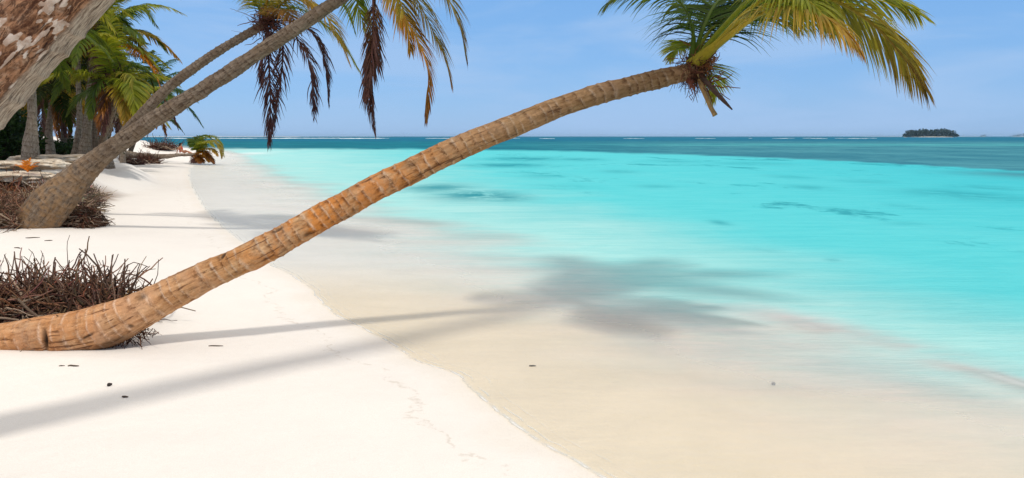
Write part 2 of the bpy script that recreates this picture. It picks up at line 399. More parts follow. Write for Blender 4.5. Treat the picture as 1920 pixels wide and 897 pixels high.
# weed and silt lying on the shallow floor
def blob(u, v, ru, rv, X, Y):
    c = plane(u, v); a = plane(u+ru, v); b_ = plane(u, v-rv); e = plane(u, v+rv)
    rx = abs(a[0]-c[0]); ry = abs(b_[1]-e[1])/2
    return c[0], c[1], rx, ry
def blobm(lst, X, Y, rot=0.0):
    m = np.zeros_like(X)
    for (u, v, ru, rv, am) in lst:
        cx, cy, rx, ry = blob(u, v, ru, rv, X, Y)
        d = ((X-cx)/rx)**2 + ((Y-cy)/ry)**2
        m = np.maximum(m, am*np.exp(-d*1.2))
    return m
silt = blobm([(1500, 625, 150, 30, .55), (1620, 665, 140, 22, .8), (1700, 690, 120, 18, .6), (1400, 640, 140, 25, .45), (1450, 710, 160, 18, .35), (1250, 640, 120, 25, .3), (1800, 722, 100, 15, .3)], X, Y)*(.6+.8*fbm(X*2.5, Y*2.5, 0, 21))
col = lerp(col, [.46, .46, .38], np.clip(silt, 0, .75)*sstep(-.05, -.4, sd) if False else np.clip(silt*1.25, 0, .85)*(1-sstep(-.4, -.05, sd)))
b = bankf(X, Y)
dirt = sstep(-.25, .25, b)*(1 - sstep(1.3, 2.3, b))
dirt *= 1-sstep(18.5, 21, Y)
dirt = np.maximum(dirt, sstep(2.2, 5, b)*.6)
dirt = dirt*sstep(.30, .50, fbm(X*.9, Y*.9, 0, 12) + .12)*(1-.75*sstep(40, 55, Y))
cola = np.concatenate([np.clip(col, 0, 1), np.ones((len(X), 1))], 1)
beach = mk('sand_beach', np.stack([X, Y, Z], 1), Q, M_SAND, attrs={'col': cola, 'rough_dirt': np.clip(dirt, 0, 1), 'wet': 1-sstep(-.1, .05, sd), 'shore': np.clip(sd, -30, 30)})
tag(beach, 'white sand beach running along the lagoon', kind='structure')

# sea
Xs, Ys, Qs = X, Y, Q
q = qparam(Xs, Ys); sds = shore_sd(Xs, Ys)
n_ = fbm(Xs*.5, Ys*.5, 0, 40) - .5; n2 = fbm(Xs*.25, Ys*1.2, 0, 44) - .5
xt_ = np.interp(Ys, TY, TX)
qq = np.where(q < 1, q, 1 + np.maximum(Xs-xt_, 0)/(1.1+.24*np.maximum(Ys, 0))) + n_*.35 + n2*.3
film = np.array([.74, .77, .74]); pal = np.array([.38, .70, .66]); tur = np.array([.095, .535, .55]); sat = np.array([.022, .42, .48])
c = lerp(film, pal, sstep(.55, 1.12, qq)); c = lerp(c, tur, sstep(.95, 2.3, qq)); c = lerp(c, sat, sstep(2.2, 5.5, qq)*.8)
al = .38*sstep(.10, .7, qq) + .54*sstep(.55, 1.15, qq) + .08*sstep(1.5, 2.2, qq)
bpl = np.array([plane(u, v) for u, v in [(1330, 586), (1400, 594), (1480, 606), (1560, 622), (1640, 640), (1720, 660), (1800, 683), (1880, 706), (1960, 735), (2150, 800)]])
bo = np.argsort(bpl[:, 0]); bY = np.interp(Xs, bpl[bo, 0], bpl[bo, 1]); bxa, bxb = bpl[:, 0].min(), bpl[:, 0].max()
bar = np.exp(-((Ys - bY + .55*(fbm(Xs*.9, Ys*.6, 0, 71)-.5))/(.20 + .050*np.abs(Ys)))**2)*sstep(bxa-.3, bxa+.9, Xs)*(Ys > 2)*sstep(.12, .52, fbm(Xs*1.0, Ys*2.0, 0, 72))*1.25*(1-.4*sstep(bxa+4, bxb, Xs))
al = np.maximum(al*(1-.6*bar), np.clip(bar, 0, 1)*.72); c = lerp(c, [.82, .83, .80], np.clip(bar*1.3, 0, 1))
dp = [(300, 279), (900, 281), (1100, 285), (1300, 291), (1500, 299), (1700, 309), (1925, 317), (2150, 330), (2600, 360)]
dw = np.array([plane(u, v) for u, v in dp]); o_ = np.argsort(dw[:, 0])
yd = np.interp(Xs, dw[o_, 0], dw[o_, 1])
yd = yd*(1 + .06*(fbm(Xs*.25, Ys*.03, 0, 51)-.5))
deep = sstep(-.05, .08, (Ys - yd)/yd + .10*(fbm(Xs*.35, Ys*.12, 0, 52)-.5))*(Ys > 5)
deep = np.maximum(deep, .85*blobm([(1920, 328, 110, 8, 1.), (2050, 335, 140, 12, 1.)], Xs, Ys))
rgt = sstep(-.1, .35, Xs/np.maximum(Ys, 1))
dk = lerp([.002, .12, .165], [.028, .165, .215], rgt)
dk = lerp(dk, [.002, .10, .18], sstep(170, 330, Ys)*.9); dk = lerp(dk, [.05, .34, .36], rgt*np.exp(-((Ys-150)/18)**2)*.5)
weed = blobm([(985, 298, 75, 4.0, .95), (1085, 299, 50, 3, .7), (950, 310, 80, 4.0, .95), (890, 366, 85, 10, .95), (820, 352, 70, 8, .85), (940, 372, 60, 6, .9), (960, 368, 50, 6, .45), (1050, 350, 50, 5, .35), (1020, 330, 50, 5, .35),
              (1260, 303, 50, 3, .5), (1410, 307, 70, 3, .5), (1800, 365, 90, 12, .6), (1520, 352, 40, 5, .5), (1350, 418, 18, 5, .6), (1230, 350, 40, 4, .4), (1480, 332, 40, 4, .4), (1700, 388, 30, 6, .35), (700, 352, 50, 5, .3), (880, 372, 55, 5, .6), (800, 360, 45, 4, .5), (1160, 322, 40, 3, .5), (1620, 340, 50, 4, .35), (1700, 420, 40, 5, .3), (1560, 392, 30, 5, .3), (1440, 470, 30, 5, .2), (1560, 488, 14, 2.5, .6), (1850, 352, 60, 5, .5)], Xs, Ys)
foam = np.zeros_like(sds)
foam = np.maximum(foam, .8*blobm([(470, 288, 30, 3, 1.), (440, 291, 30, 4, .9), (410, 300, 30, 4, .5)], Xs, Ys))
mid = sstep(1.6, 2.6, qq)*(1-deep)
c = np.clip(c, 0, 1); one = np.ones((len(Xs), 1))
Zs = np.zeros_like(Xs) + np.where(sds > -.0, -.03, .0)
Zs = np.where(sds > .3, -.3, Zs)
sea = mk('sea', np.stack([Xs, Ys, Zs], 1), Qs, M_SEA, attrs={'col': np.concatenate([c, one], 1), 'dark': np.concatenate([dk, one], 1), 'alpha': np.clip(al, 0, 1), 'deep': np.clip(deep, 0, 1), 'weed': np.clip(weed, 0, 1), 'foam': np.clip(foam, 0, 1), 'mid': mid, 'shore': np.clip(sds, -30, 30)})
tag(sea, 'clear turquoise lagoon water reaching the horizon', kind='structure')

# ---------------------------------------------------------------- palms: trunk
def make_trunk(pts, N, m, spacing, amp, mat, parent, seed=0, rough=.01, orange=None, name='trunk', dents=(), tilt=.25, flake=False, tint=None, ampf=None):
    """pts rows: x,y,z,radius"""
    p, s = spline(pts, N); c_, r = p[:, :3], p[:, 3]
    T, A, B = frames(c_)
    th = np.arange(m)*2*PI/m; ct, st = np.cos(th), np.sin(th)
    sg = s[:, None] + 0*th[None]
    ph = np.interp(s, s, s)/spacing
    ph = ph[:, None] + 1.4*(vnoise(s*1.7, 0, 0, seed+1)[:, None]-.5) + .9*(vnoise(s*6.5, 0, 0, seed+9)[:, None]-.5) + tilt*ct[None]*.8 + .25*(vnoise(ct[None]*1.5+5, st[None]*1.5+5, sg*6, seed+2)-.5)
    fr = ph - np.floor(ph)
    ridge = np.exp(-(np.minimum(fr, 1-fr)/.14)**2) - .5*fr
    k = vnoise(s*3, 0, 0, seed+6)[:, None]
    R = r[:, None]
    x3, y3, z3 = ct[None]*R, st[None]*R, sg
    amp_ = amp if ampf is None else amp*np.interp(s, *ampf)[:, None]
    rr = R + amp_*ridge*(.4+1.2*k)*(.55+.9*vnoise(x3*14+4, y3*14+4, z3*5, seed+12)) + rough*(fbm(x3*9+7, y3*9+7, z3*4, seed+3)-.5)*2 + rough*.8*(fbm(x3*38, y3*38, z3*9, seed+4, 3)-.5)
    attrs = {}
    if flake:
        f1 = fbm(x3*52+3, y3*52+3, z3*17, seed+20, 3) ; f2 = vnoise(x3*110+9, y3*110, z3*36, seed+22)
        fl = sstep(.52, .60, f1*.6 + f2*.4)
        fl *= sstep(.34, .56, fbm(x3*14, y3*14, z3*6, seed+30))
        sm_dir = np.array([.667, .50, -.556]); nrm = A[:, None, :]*ct[None, :, None] + B[:, None, :]*st[None, :, None]
        sm = sstep(.50, .66, (nrm*sm_dir).sum(-1) + .25*(fbm(x3*8, y3*8, z3*2, seed+31)-.5))
        fl *= (1-.8*sm)
        rr = rr + .006*fl + .012*(1-sm)*(fbm(x3*14, y3*14, z3*7, seed+25)-.3)
        attrs['flake'] = fl.ravel(); attrs['smoothside'] = sm.ravel()
    V = c_[:, None, :] + rr[..., None]*(A[:, None, :]*ct[None, :, None] + B[:, None, :]*st[None, :, None])
    V = V.reshape(-1, 3)
    dark = np.zeros(len(V))
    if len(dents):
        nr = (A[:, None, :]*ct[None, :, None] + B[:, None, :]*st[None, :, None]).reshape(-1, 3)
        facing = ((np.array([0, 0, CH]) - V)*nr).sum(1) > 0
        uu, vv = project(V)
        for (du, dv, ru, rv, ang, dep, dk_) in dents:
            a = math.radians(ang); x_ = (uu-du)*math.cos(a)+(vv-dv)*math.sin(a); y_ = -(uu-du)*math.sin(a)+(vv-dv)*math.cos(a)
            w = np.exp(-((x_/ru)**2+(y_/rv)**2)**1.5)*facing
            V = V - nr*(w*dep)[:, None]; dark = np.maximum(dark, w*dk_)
    q_ = gridq(N, m)
    # end caps: closed with a shrunken ring and a centre quad fan
    capv = []; capq = []
    for (i0, e) in ((0, 0), (N-1, 1)):
        base = len(V) + len(capv)*m
        capv.append(c_[i0] + (V[i0*m:(i0+1)*m]-c_[i0])*.02)
        j = np.arange(m); j2 = (j+1) % m
        capq.append(np.stack([i0*m+j2, i0*m+j, base+j, base+j2], 1) if e == 0 else np.stack([i0*m+j, i0*m+j2, base+j2, base+j], 1))
    Vf = np.vstack([V]+capv); Qf = np.vstack([q_]+capq)
    tc = np.stack([x3, y3, z3 + 0*x3], -1).reshape(-1, 3)
    tc = np.vstack([tc, tc[:m]*.1, tc[-m:]*.1])
    ext = lambda a: np.concatenate([a, a[:m], a[-m:]])
    og = np.zeros(len(V)) if orange is None else np.broadcast_to(np.interp(s, orange[0], orange[1])[:, None], sg.shape).ravel()
    tn = np.ones((N, 3)) if tint is None else np.stack([np.interp(s, tint[0], [q[k] for q in tint[1]]) for k in range(3)], 1)
    tn = np.repeat(tn, m, 0)*(.82+.36*fbm(x3*5+3, y3*5+3, z3*2.5, seed+50)).ravel()[:, None]
    tn = np.concatenate([ext(tn), np.ones((len(tn)+2*m, 1))], 1)
    at = {'ringamt': ext(np.repeat(np.ones(N) if ampf is None else np.interp(s, *ampf), m)*(1.0 if ampf is None or ampf[1][-1] < 1.05 else 1.1)), 'tint': tn, 'tc': tc, 'ring': ext(ph.ravel()), 'dark': ext(dark), 'orange': ext(og)}
    for k_, v_ in attrs.items(): at[k_] = ext(v_)
    return mk(name, Vf, Qf, mat, parent, attrs=at)

# ---------------------------------------------------------------- palms: fronds
GREEN = [(.045, .085, .008), (.075, .12, .010), (.14, .16, .014)]
LIME = [(.10, .15, .010), (.22, .24, .015), (.34, .29, .02)]
GOLD = [(.16, .17, .02), (.36, .24, .03), (.42, .20, .03)]
RUST = [(.40, .17, .02), (.30, .11, .02), (.11, .045, .025)]
DEAD = [(.16, .075, .05), (.11, .045, .035), (.08, .032, .028)]
TIPB = [(.14, .18, .02), (.30, .25, .03), (.20, .09, .025)]
DARK = [(.014, .026, .004), (.025, .042, .005), (.07, .08, .008)]  # near-black green: shade inside the grove put into the leaf colour
TEAL = [(.03, .08, .035), (.04, .10, .045), (.06, .13, .05)]
def ramp3(pal, t):
    t = np.clip(t, 0, 1)[..., None]; a, b_, c_ = [np.array(k) for k in pal]
    return np.where(t < .5, a*(1-2*t)+b_*(2*t), b_*(2-2*t)+c_*(2*t-1))
def frond(pts, n=70, leaf=.62, w=.017, pal=LIME, parent=None, droop=.8, vee=.3, roll=0., pet=.14, r0=.022, stalk=None, ang=(70, 22), jit=.07, seed=0,
          collapse=0., K=6, dead=False, mat=None, gap=0.02, name='frond', wprof=1.0):
    g = np.random.default_rng(seed+1000); n = int(n*1.25); jit = jit*(1+1.6*dead)
    p, s = spline(pts, 46); Ltot = s[-1]
    T, _, _ = frames(p)
    up = np.array([0, 0, 1.])
    Sd = np.cross(T, up); nl = np.linalg.norm(Sd, axis=1)
    ref = np.cross(T[0], up); ref = ref/(np.linalg.norm(ref)+1e-6) if np.linalg.norm(ref) > .1 else np.array([1., .2, 0])
    Sd = np.where((nl > .12)[:, None], Sd/(nl[:, None]+1e-9), ref)
    # keep continuity
    for i in range(1, len(Sd)):
        v_ = Sd[i]*.35 + Sd[i-1]*.65*(1 if np.dot(Sd[i], Sd[i-1]) > -2 else -1)
        v_ = v_ - T[i]*np.dot(v_, T[i]); Sd[i] = v_/(np.linalg.norm(v_)+1e-9)
    Nn = np.cross(Sd, T)
    cr, sr = math.cos(roll), math.sin(roll)
    Sd, Nn = Sd*cr + Nn*sr, Nn*cr - Sd*sr
    t = np.linspace(pet, .995, n); t = np.repeat(t, 2); side = np.tile([1., -1.], n)
    t = np.clip(t + g.normal(size=len(t))*gap*.3, pet, 1)
    keep = g.random(len(t)) > (.05 + .15*dead)
    t, side = t[keep], side[keep]; M = len(t)
    fi = t*45; i0 = np.clip(fi.astype(int), 0, 44); ff = (fi-i0)[:, None]
    O = p[i0]*(1-ff)+p[i0+1]*ff; TT = T[i0]; SS = Sd[i0]; NN = Nn[i0]
    x = (t-pet)/(1-pet)
    a = np.radians(ang[0] + (ang[1]-ang[0])*x**1.1) + g.normal(size=M)*jit*.5
    a = a*(1-collapse) + np.radians(14)*collapse
    ve = vee + g.normal(size=M)*jit
    D = TT*np.cos(a)[:, None] + np.sin(a)[:, None]*(SS*(side*np.cos(ve))[:, None] + NN*np.sin(ve)[:, None])
    Ln = leaf*(.45+.55*np.sin(PI*np.clip(.12+.88*x, 0, 1)**.75))*(1-.45*x**3)*(.85+.3*g.random(M))
    if dead: Ln *= .75+.35*g.random(M)
    dr = droop*(.7+.6*g.random(M))
    pos = O.copy(); path = [pos.copy()]; dirs = [D.copy()]
    for k in range(1, K):
        u = k/(K-1)
        d = D + np.array([0, 0, -1.])*(dr*u**1.3)[:, None] + g.normal(size=(M, 3))*(.022+.11*dead)
        d /= np.linalg.norm(d, axis=1)[:, None]
        pos = pos + d*(Ln/(K-1))[:, None]; path.append(pos.copy()); dirs.append(d)
    path = np.array(path); dirs = np.array(dirs)          # K,M,3
    wd = np.cross(dirs, NN[None]); wd /= np.linalg.norm(wd, axis=2)[..., None]+1e-9
    tw = g.normal(size=(M,))*.35*(1+1.5*dead)
    nn = np.cross(wd, dirs)
    wd = wd*np.cos(tw)[None, :, None] + nn*np.sin(tw)[None, :, None]
    us = np.linspace(0, 1, K)
    prof = (.45+.55*np.sin(PI*np.clip(us*.9+.12, 0, 1)))*(1-us**3*.92)
    ww = w*prof[:, None]*(.75+.5*g.random(M))[None]*(.7+.3*np.sin(PI*np.clip(x, 0, 1)))[None]*wprof
    Aa = path - wd*ww[..., None]; Bb = path + wd*ww[..., None]
    V = np.stack([Aa, Bb], 2).transpose(1, 0, 2, 3).reshape(-1, 3)   # M,K,2
    kk = np.arange(K-1)
    q0 = np.stack([2*kk, 2*kk+1, 2*kk+3, 2*kk+2], 1)
    Qm = (q0[None] + (np.arange(M)*2*K)[:, None, None]).reshape(-1, 4)
    tt = np.clip(x[:, None]*.62 + us[None]*.45 + g.normal(size=M)[:, None]*.10 - .05, 0, 1)
    cc = ramp3(pal, tt)*(.75+.5*g.random(M))[:, None, None]
    cc = np.repeat(cc[:, :, None, :], 2, axis=2).reshape(-1, 3)
    # stalk
    st_ = stalk or tuple(np.array(pal[1])*1.15)
    th = np.arange(6)*2*PI/6
    rad = r0*(1-.86*np.linspace(0, 1, 46)**.8); rad[:6] *= np.linspace(1.7, 1.0, 6)
    Vr = p[:, None, :] + rad[:, None, None]*(Sd[:, None, :]*np.cos(th)[None, :, None]*1.25 + Nn[:, None, :]*np.sin(th)[None, :, None]*.8)
    Vr = Vr.reshape(-1, 3); Qr = gridq(46, 6)
    cs = ramp3([st_, st_, tuple(np.array(pal[2])*1.0)], np.repeat(np.linspace(0, 1, 46), 6))
    V2, Q2, C2 = merge([(V, Qm, cc), (Vr, Qr, cs)])
    return mk(name, V2, Q2, mat or (M_DEAD if dead else M_LEAF), parent, attrs={'col': np.concatenate([np.clip(C2, 0, 1), np.ones((len(C2), 1))], 1)})

def pxs(l): return [P(*a) for a in l]
def auto_frond(c0, az, el, length, sag, parent, **k):
    d = np.array([math.sin(az)*math.cos(el), math.cos(az)*math.cos(el), math.sin(el)])
    pts = [np.array(c0)]
    p_ = np.array(c0, float)
    for i in range(6):
        u = (i+1)/6
        dd = d + np.array([0, 0, -1])*sag*u**1.4*1.5; dd /= np.linalg.norm(dd)
        p_ = p_ + dd*length/6; pts.append(p_.copy())
    return frond(pts, parent=parent, **k)
def col_attr(V, c, var=.25, seed=0):
    g = np.random.default_rng(seed); n = len(V)
    return np.concatenate([np.clip(np.asarray(c)[None]*(1-var+2*var*g.random((n, 1))), 0, 1), np.ones((n, 1))], 1)
def tube_obj(name, pts, rad, mat, parent, c, m=8, n=24, seed=0, wob=.0):
    p, s = spline([tuple(a)+(r,) for a, r in zip(pts, rad)], n)
    T, A, B = frames(p[:, :3]); th = np.arange(m)*2*PI/m
    rr = p[:, 3][:, None]*(1+wob*(vnoise(np.cos(th)[None]*2+5, np.sin(th)[None]*2+5, s[:, None]*20, seed)-.5)*2)
    V = p[:, None, :3] + rr[..., None]*(A[:, None]*np.cos(th)[None, :, None]+B[:, None]*np.sin(th)[None, :, None])
    V = V.reshape(-1, 3)
    V = np.vstack([V, p[0, :3]+(V[:m]-p[0, :3])*.02, p[-1, :3]+(V[-m:]-p[-1, :3])*.02])
    j = np.arange(m); j2 = (j+1) % m; a0 = n*m
    Qd = np.vstack([gridq(n, m), np.stack([j2, j, a0+j, a0+j2], 1), np.stack([(n-1)*m+j, (n-1)*m+j2, a0+m+j2, a0+m+j], 1)])
    o = mk(name, V, Qd, mat, parent, attrs={'col': col_attr(V, c, .2, seed)})
    return o

# ================================================================= palm reaching over the water
base_main = np.array([-3.55, 5.40, zg(-3.55, 5.4)])
palm = thing('coconut_palm', 'long tan ringed palm trunk leaning from the near sand out over the turquoise water', 'palm tree', base_main)
mp_ = [(-330, 672, 5.25, 48), (-200, 658, 5.3, 38), (-100, 646, 5.35, 32), (0, 636, 5.40, 30.5), (60, 631, 5.41, 35), (100, 628, 5.42, 39), (150, 623, 5.44, 42.5), (200, 610, 5.46, 43), (258, 584, 5.49, 36), (300, 562, 5.52, 32.5), (380, 521, 5.58, 28.8), (440, 494, 5.63, 27.2), (500, 465, 5.68, 27),
       (590, 416, 5.76, 25.6), (640, 388, 5.82, 25.2), (700, 355, 5.88, 24.6), (843, 285, 6.03, 22.8), (960, 236, 6.14, 21), (1057, 198, 6.24, 19.3), (1130, 175, 6.32, 18.2), (1200, 157, 6.4, 17.4), (1271, 139, 6.47, 15.6), (1306, 129, 6.52, 14)]
rows_ = []
for u, v, y, r in mp_:
    a = P(u, v, y); rows_.append(tuple(a)+(r*y/F,))
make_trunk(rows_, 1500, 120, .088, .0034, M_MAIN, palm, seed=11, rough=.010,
           orange=([0, 1.4, 1.9, 2.3, 3.0, 3.6, 4.4, 5.0, 6.4], [.05, .35, .35, .1, .35, 1, .7, .25, .0]),
           tint=([0, 1.2, 2.2, 3.0, 4.2, 5.2, 6.5], [(.98, .86, .84), (1.05, .93, .88), (1.1, .98, .92), (.95, .88, .80), (.92, .82, .74), (.68, .66, .62), (.46, .42, .38)]), ampf=([0, 1.6, 3, 4.5, 5.6, 6.5], [.25, .4, .95, 1.1, .8, 1.06]),
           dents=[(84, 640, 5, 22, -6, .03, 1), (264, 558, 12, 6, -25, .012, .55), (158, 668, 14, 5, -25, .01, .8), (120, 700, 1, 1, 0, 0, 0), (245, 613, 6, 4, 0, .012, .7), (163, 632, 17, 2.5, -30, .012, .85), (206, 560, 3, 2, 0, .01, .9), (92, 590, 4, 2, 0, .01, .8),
                  (520, 432, 14, 3, -30, .008, .8), (418, 480, 3, 9, 30, .008, .9), (578, 440, 9, 4, -30, .012, .6), (210, 645, 55, 9, -22, .0, .75), (345, 505, 22, 2.5, -28, .008, .7), (700, 385, 9, 4, 0, .008, .5)])  # the long entry without depth only darkens a band along the lower edge
mc = P(1306, 126, 6.52)
FR = [  # pixel paths with distance, palette, leaf length, extra
    ([(1300, 122, 6.5), (1345, 82, 6.3), (1400, 35, 6.1), (1480, -2, 5.9), (1560, 0, 5.8), (1640, 48, 5.7), (1700, 115, 5.65), (1738, 172, 5.6)], TIPB, .62, dict(droop=1.0, vee=.05, n=105, r0=.042, pet=.36, seed=1, ang=(62, 16), stalk=(.42, .34, .03), roll=.35)),
    ([(1304, 120, 6.5), (1350, 60, 6.4), (1420, -10, 6.3), (1500, -35, 6.2), (1600, -15, 6.1), (1670, 0, 6.0), (1725, 28, 6.0)], LIME, .60, dict(droop=.7, vee=.0, n=90, r0=.036, pet=.34, seed=2, roll=.2)),
    ([(1306, 120, 6.5), (1365, 70, 6.2), (1430, 25, 5.8), (1500, 14, 5.5), (1560, 40, 5.3), (1610, 90, 5.2)], GOLD, .52, dict(droop=1.2, vee=.1, n=70, r0=.036, pet=.42, seed=3, stalk=(.46, .36, .04))),
    ([(1300, 118, 6.5), (1330, 60, 6.7), (1390, 15, 6.9), (1450, 10, 7.0), (1500, 50, 7.1)], LIME, .60, dict(droop=1.1, n=76, pet=.3, seed=4)),
    ([(1300, 116, 6.5), (1320, 50, 6.6), (1350, 0, 6.9), (1400, -10, 7.2), (1430, 20, 7.5)], GREEN, .72, dict(droop=1.1, n=80, pet=.18, seed=5)),
    ([(1298, 116, 6.5), (1299, 60, 6.5), (1278, 8, 6.5), (1230, -20, 6.5), (1175, -18, 6.5), (1136, 8, 6.5)], GREEN, .50, dict(droop=1.0, vee=.05, n=66, pet=.2, seed=6, ang=(66, 18))),
    ([(1300, 112, 6.5), (1306, 92, 6.6), (1290, 82, 6.8), (1268, 92, 7.0), (1256, 112, 7.1)], LIME, .30, dict(droop=.8, n=45, pet=.15, seed=8, r0=.012)),
    ([(1305, 120, 6.55), (1325, 128, 6.8), (1338, 150, 7.0), (1334, 188, 7.1)], LIME, .32, dict(droop=.9, n=45, pet=.15, seed=9, r0=.012)),
    ([(1306, 116, 6.5), (1380, 20, 6.7), (1450, -30, 7.2), (1540, -30, 7.8), (1620, 20, 8.3)], GREEN, .6, dict(droop=1.0, n=75, seed=12, r0=.03)),
    ([(1306, 118, 6.45), (1352, 72, 6.3), (1400, 22, 6.1), (1450, -8, 5.8), (1510, 0, 5.5), (1555, 40, 5.3)], LIME, .46, dict(droop=1.2, n=60, seed=13, r0=.032, pet=.5, stalk=(.40, .33, .03))),
    ([(1306, 118, 6.5), (1360, 60, 6.9), (1420, 25, 7.2), (1490, 15, 7.4), (1560, 55, 7.6)], [(.07, .10, .01), (.16, .17, .015), (.22, .16, .02)], .66, dict(droop=1.2, n=80, pet=.2, seed=15, stalk=(.35, .3, .03))),
    ([(1302, 112, 6.5), (1322, 40, 6.9), (1340, 10, 7.4), (1340, 30, 7.9)], DARK, .65, dict(droop=1.1, n=60, seed=14)),
]
for pts, pal, lf, kw in FR: frond(pxs(pts), leaf=lf, pal=pal, parent=palm, w=.0092, **kw)
# sheath, cut stubs and the dry flower stalk under the crown
def fibres(name, ctr, n, ln, rad, c, mat, parent, dirv=(0, 0, -1), spread=.5, seed=0, rr=.003, K=7, curl=.25, m=4):
    g = np.random.default_rng(seed)
    st = ctr[None] + g.normal(size=(n, 3))*rad
    d = np.asarray(dirv)[None] + g.normal(size=(n, 3))*spread; d /= np.linalg.norm(d, axis=1)[:, None]
    L_ = ln*(.4+.9*g.random(n)); pth = [st]
    for k in range(1, K):
        d = d + g.normal(size=(n, 3))*curl; d /= np.linalg.norm(d, axis=1)[:, None]
        pth.append(pth[-1] + d*(L_/(K-1))[:, None])
    pth = np.array(pth).transpose(1, 0, 2)
    rd = rr*(.5+g.random(n))[:, None]*np.linspace(1, .35, K)[None]
    V, Q_ = tubes(pth, rd, m)
    cc = np.repeat(np.asarray(c)[None]*(.45+1.1*g.random(n))[:, None], K*m, 0)
    return V, Q_, cc
def put(name, parts, mat, parent=None):
    V, Q_, c_ = merge(parts)
    return mk(name, V, Q_, mat, parent, attrs={'col': np.concatenate([np.clip(c_, 0, 1), np.ones((len(c_), 1))], 1)})
put('leaf_sheath', [fibres('', P(1296, 132, 6.5), 380, .16, (.05, .05, .045), (.10, .035, .02), None, None, (.3, 0, -.8), .9, 5, .004),
                    fibres('', P(1312, 118, 6.5), 260, .15, (.045, .04, .045), (.20, .08, .03), None, None, (.7, 0, .3), .8, 6, .005)], M_ROOT, palm)
tube_obj('leaf_stub', pxs([(1305, 128, 6.48), (1318, 165, 6.45), (1332, 200, 6.42), (1341, 217, 6.4)]), [.035, .024, .02, .022], M_STALK, palm, (.30, .19, .08), wob=.15)
tube_obj('leaf_stub', pxs([(1305, 128, 6.5), (1325, 155, 6.4), (1350, 182, 6.35), (1373, 206, 6.3)]), [.03, .022, .02, .006], M_STALK, palm, (.055, .03, .022), wob=.15)
tube_obj('leaf_stub', pxs([(1298, 132, 6.5), (1292, 150, 6.45), (1302, 168, 6.4)]), [.03, .02, .010], M_STALK, palm, (.16, .05, .03), wob=.15)
fl = []
g = np.random.default_rng(3)
for (a, b_) in [((1320, 160), (1358, 134)), ((1330, 158), (1372, 140)), ((1330, 162), (1388, 164)), ((1335, 165), (1366, 186)), ((1325, 165), (1334, 192)), ((1300, 150), (1296, 190)), ((1345, 148), (1352, 130))]:
    pts = [P(a[0]+(b_[0]-a[0])*t + g.normal()*2.2*(t > 0), a[1]+(b_[1]-a[1])*t+g.normal()*2.2*(t > 0), 6.42) for t in np.linspace(0, 1, 6)]
    V, Q_ = tubes(np.array([pts]), np.linspace(.007, .003, 6)[None], 5); fl.append((V, Q_, np.repeat([[.16, .045, .025]], len(V), 0)))
put('flower_stalk', fl, M_ROOT, palm)
gb = P(245, 622, 5.5)
put('rootlet', [fibres('', P(232, 628, 5.50), 60, .13, (.07, .03, .02), (.07, .028, .018), None, None, (.2, -.1, -1), .5, 8, .004),
                fibres('', P(262, 618, 5.50), 40, .12, (.05, .03, .015), (.12, .05, .02), None, None, (.3, 0, -1), .6, 9, .003)], M_ROOT, palm)

# ================================================================= pair of leaning palms
b2 = P(88, 400, 12.4); b2[2] = zg(b2[0], b2[1])
palm2 = thing('coconut_palm', 'grey brown palm with swollen foot, lower and thicker of the two slanting trunks', 'palm tree', b2)
m2 = [(52, 446, 12.45, 32), (68, 420, 12.45, 37), (84, 397, 12.45, 37), (104, 374, 12.45, 35), (132, 345, 12.45, 28.5), (162, 317, 12.45, 22), (200, 285, 12.4, 17.5), (250, 251, 12.35, 15.2), (301, 217, 12.3, 14.4), (401, 155, 12.2, 13.3), (501, 88, 12.1, 12.2), (602, 22, 12, 11.2), (700, -46, 11.9, 10.2)]
make_trunk([tuple(P(u, v, y))+(r*y/F,) for u, v, y, r in m2], 700, 72, .11, .006, M_GREY, palm2, seed=21, rough=.022, orange=([0, .5, 1.4, 2.2], [.45, .5, .3, 0]), ampf=([0, 1.5, 2.5], [.3, .6, 1]))
c2 = P(700, -48, 11.9)
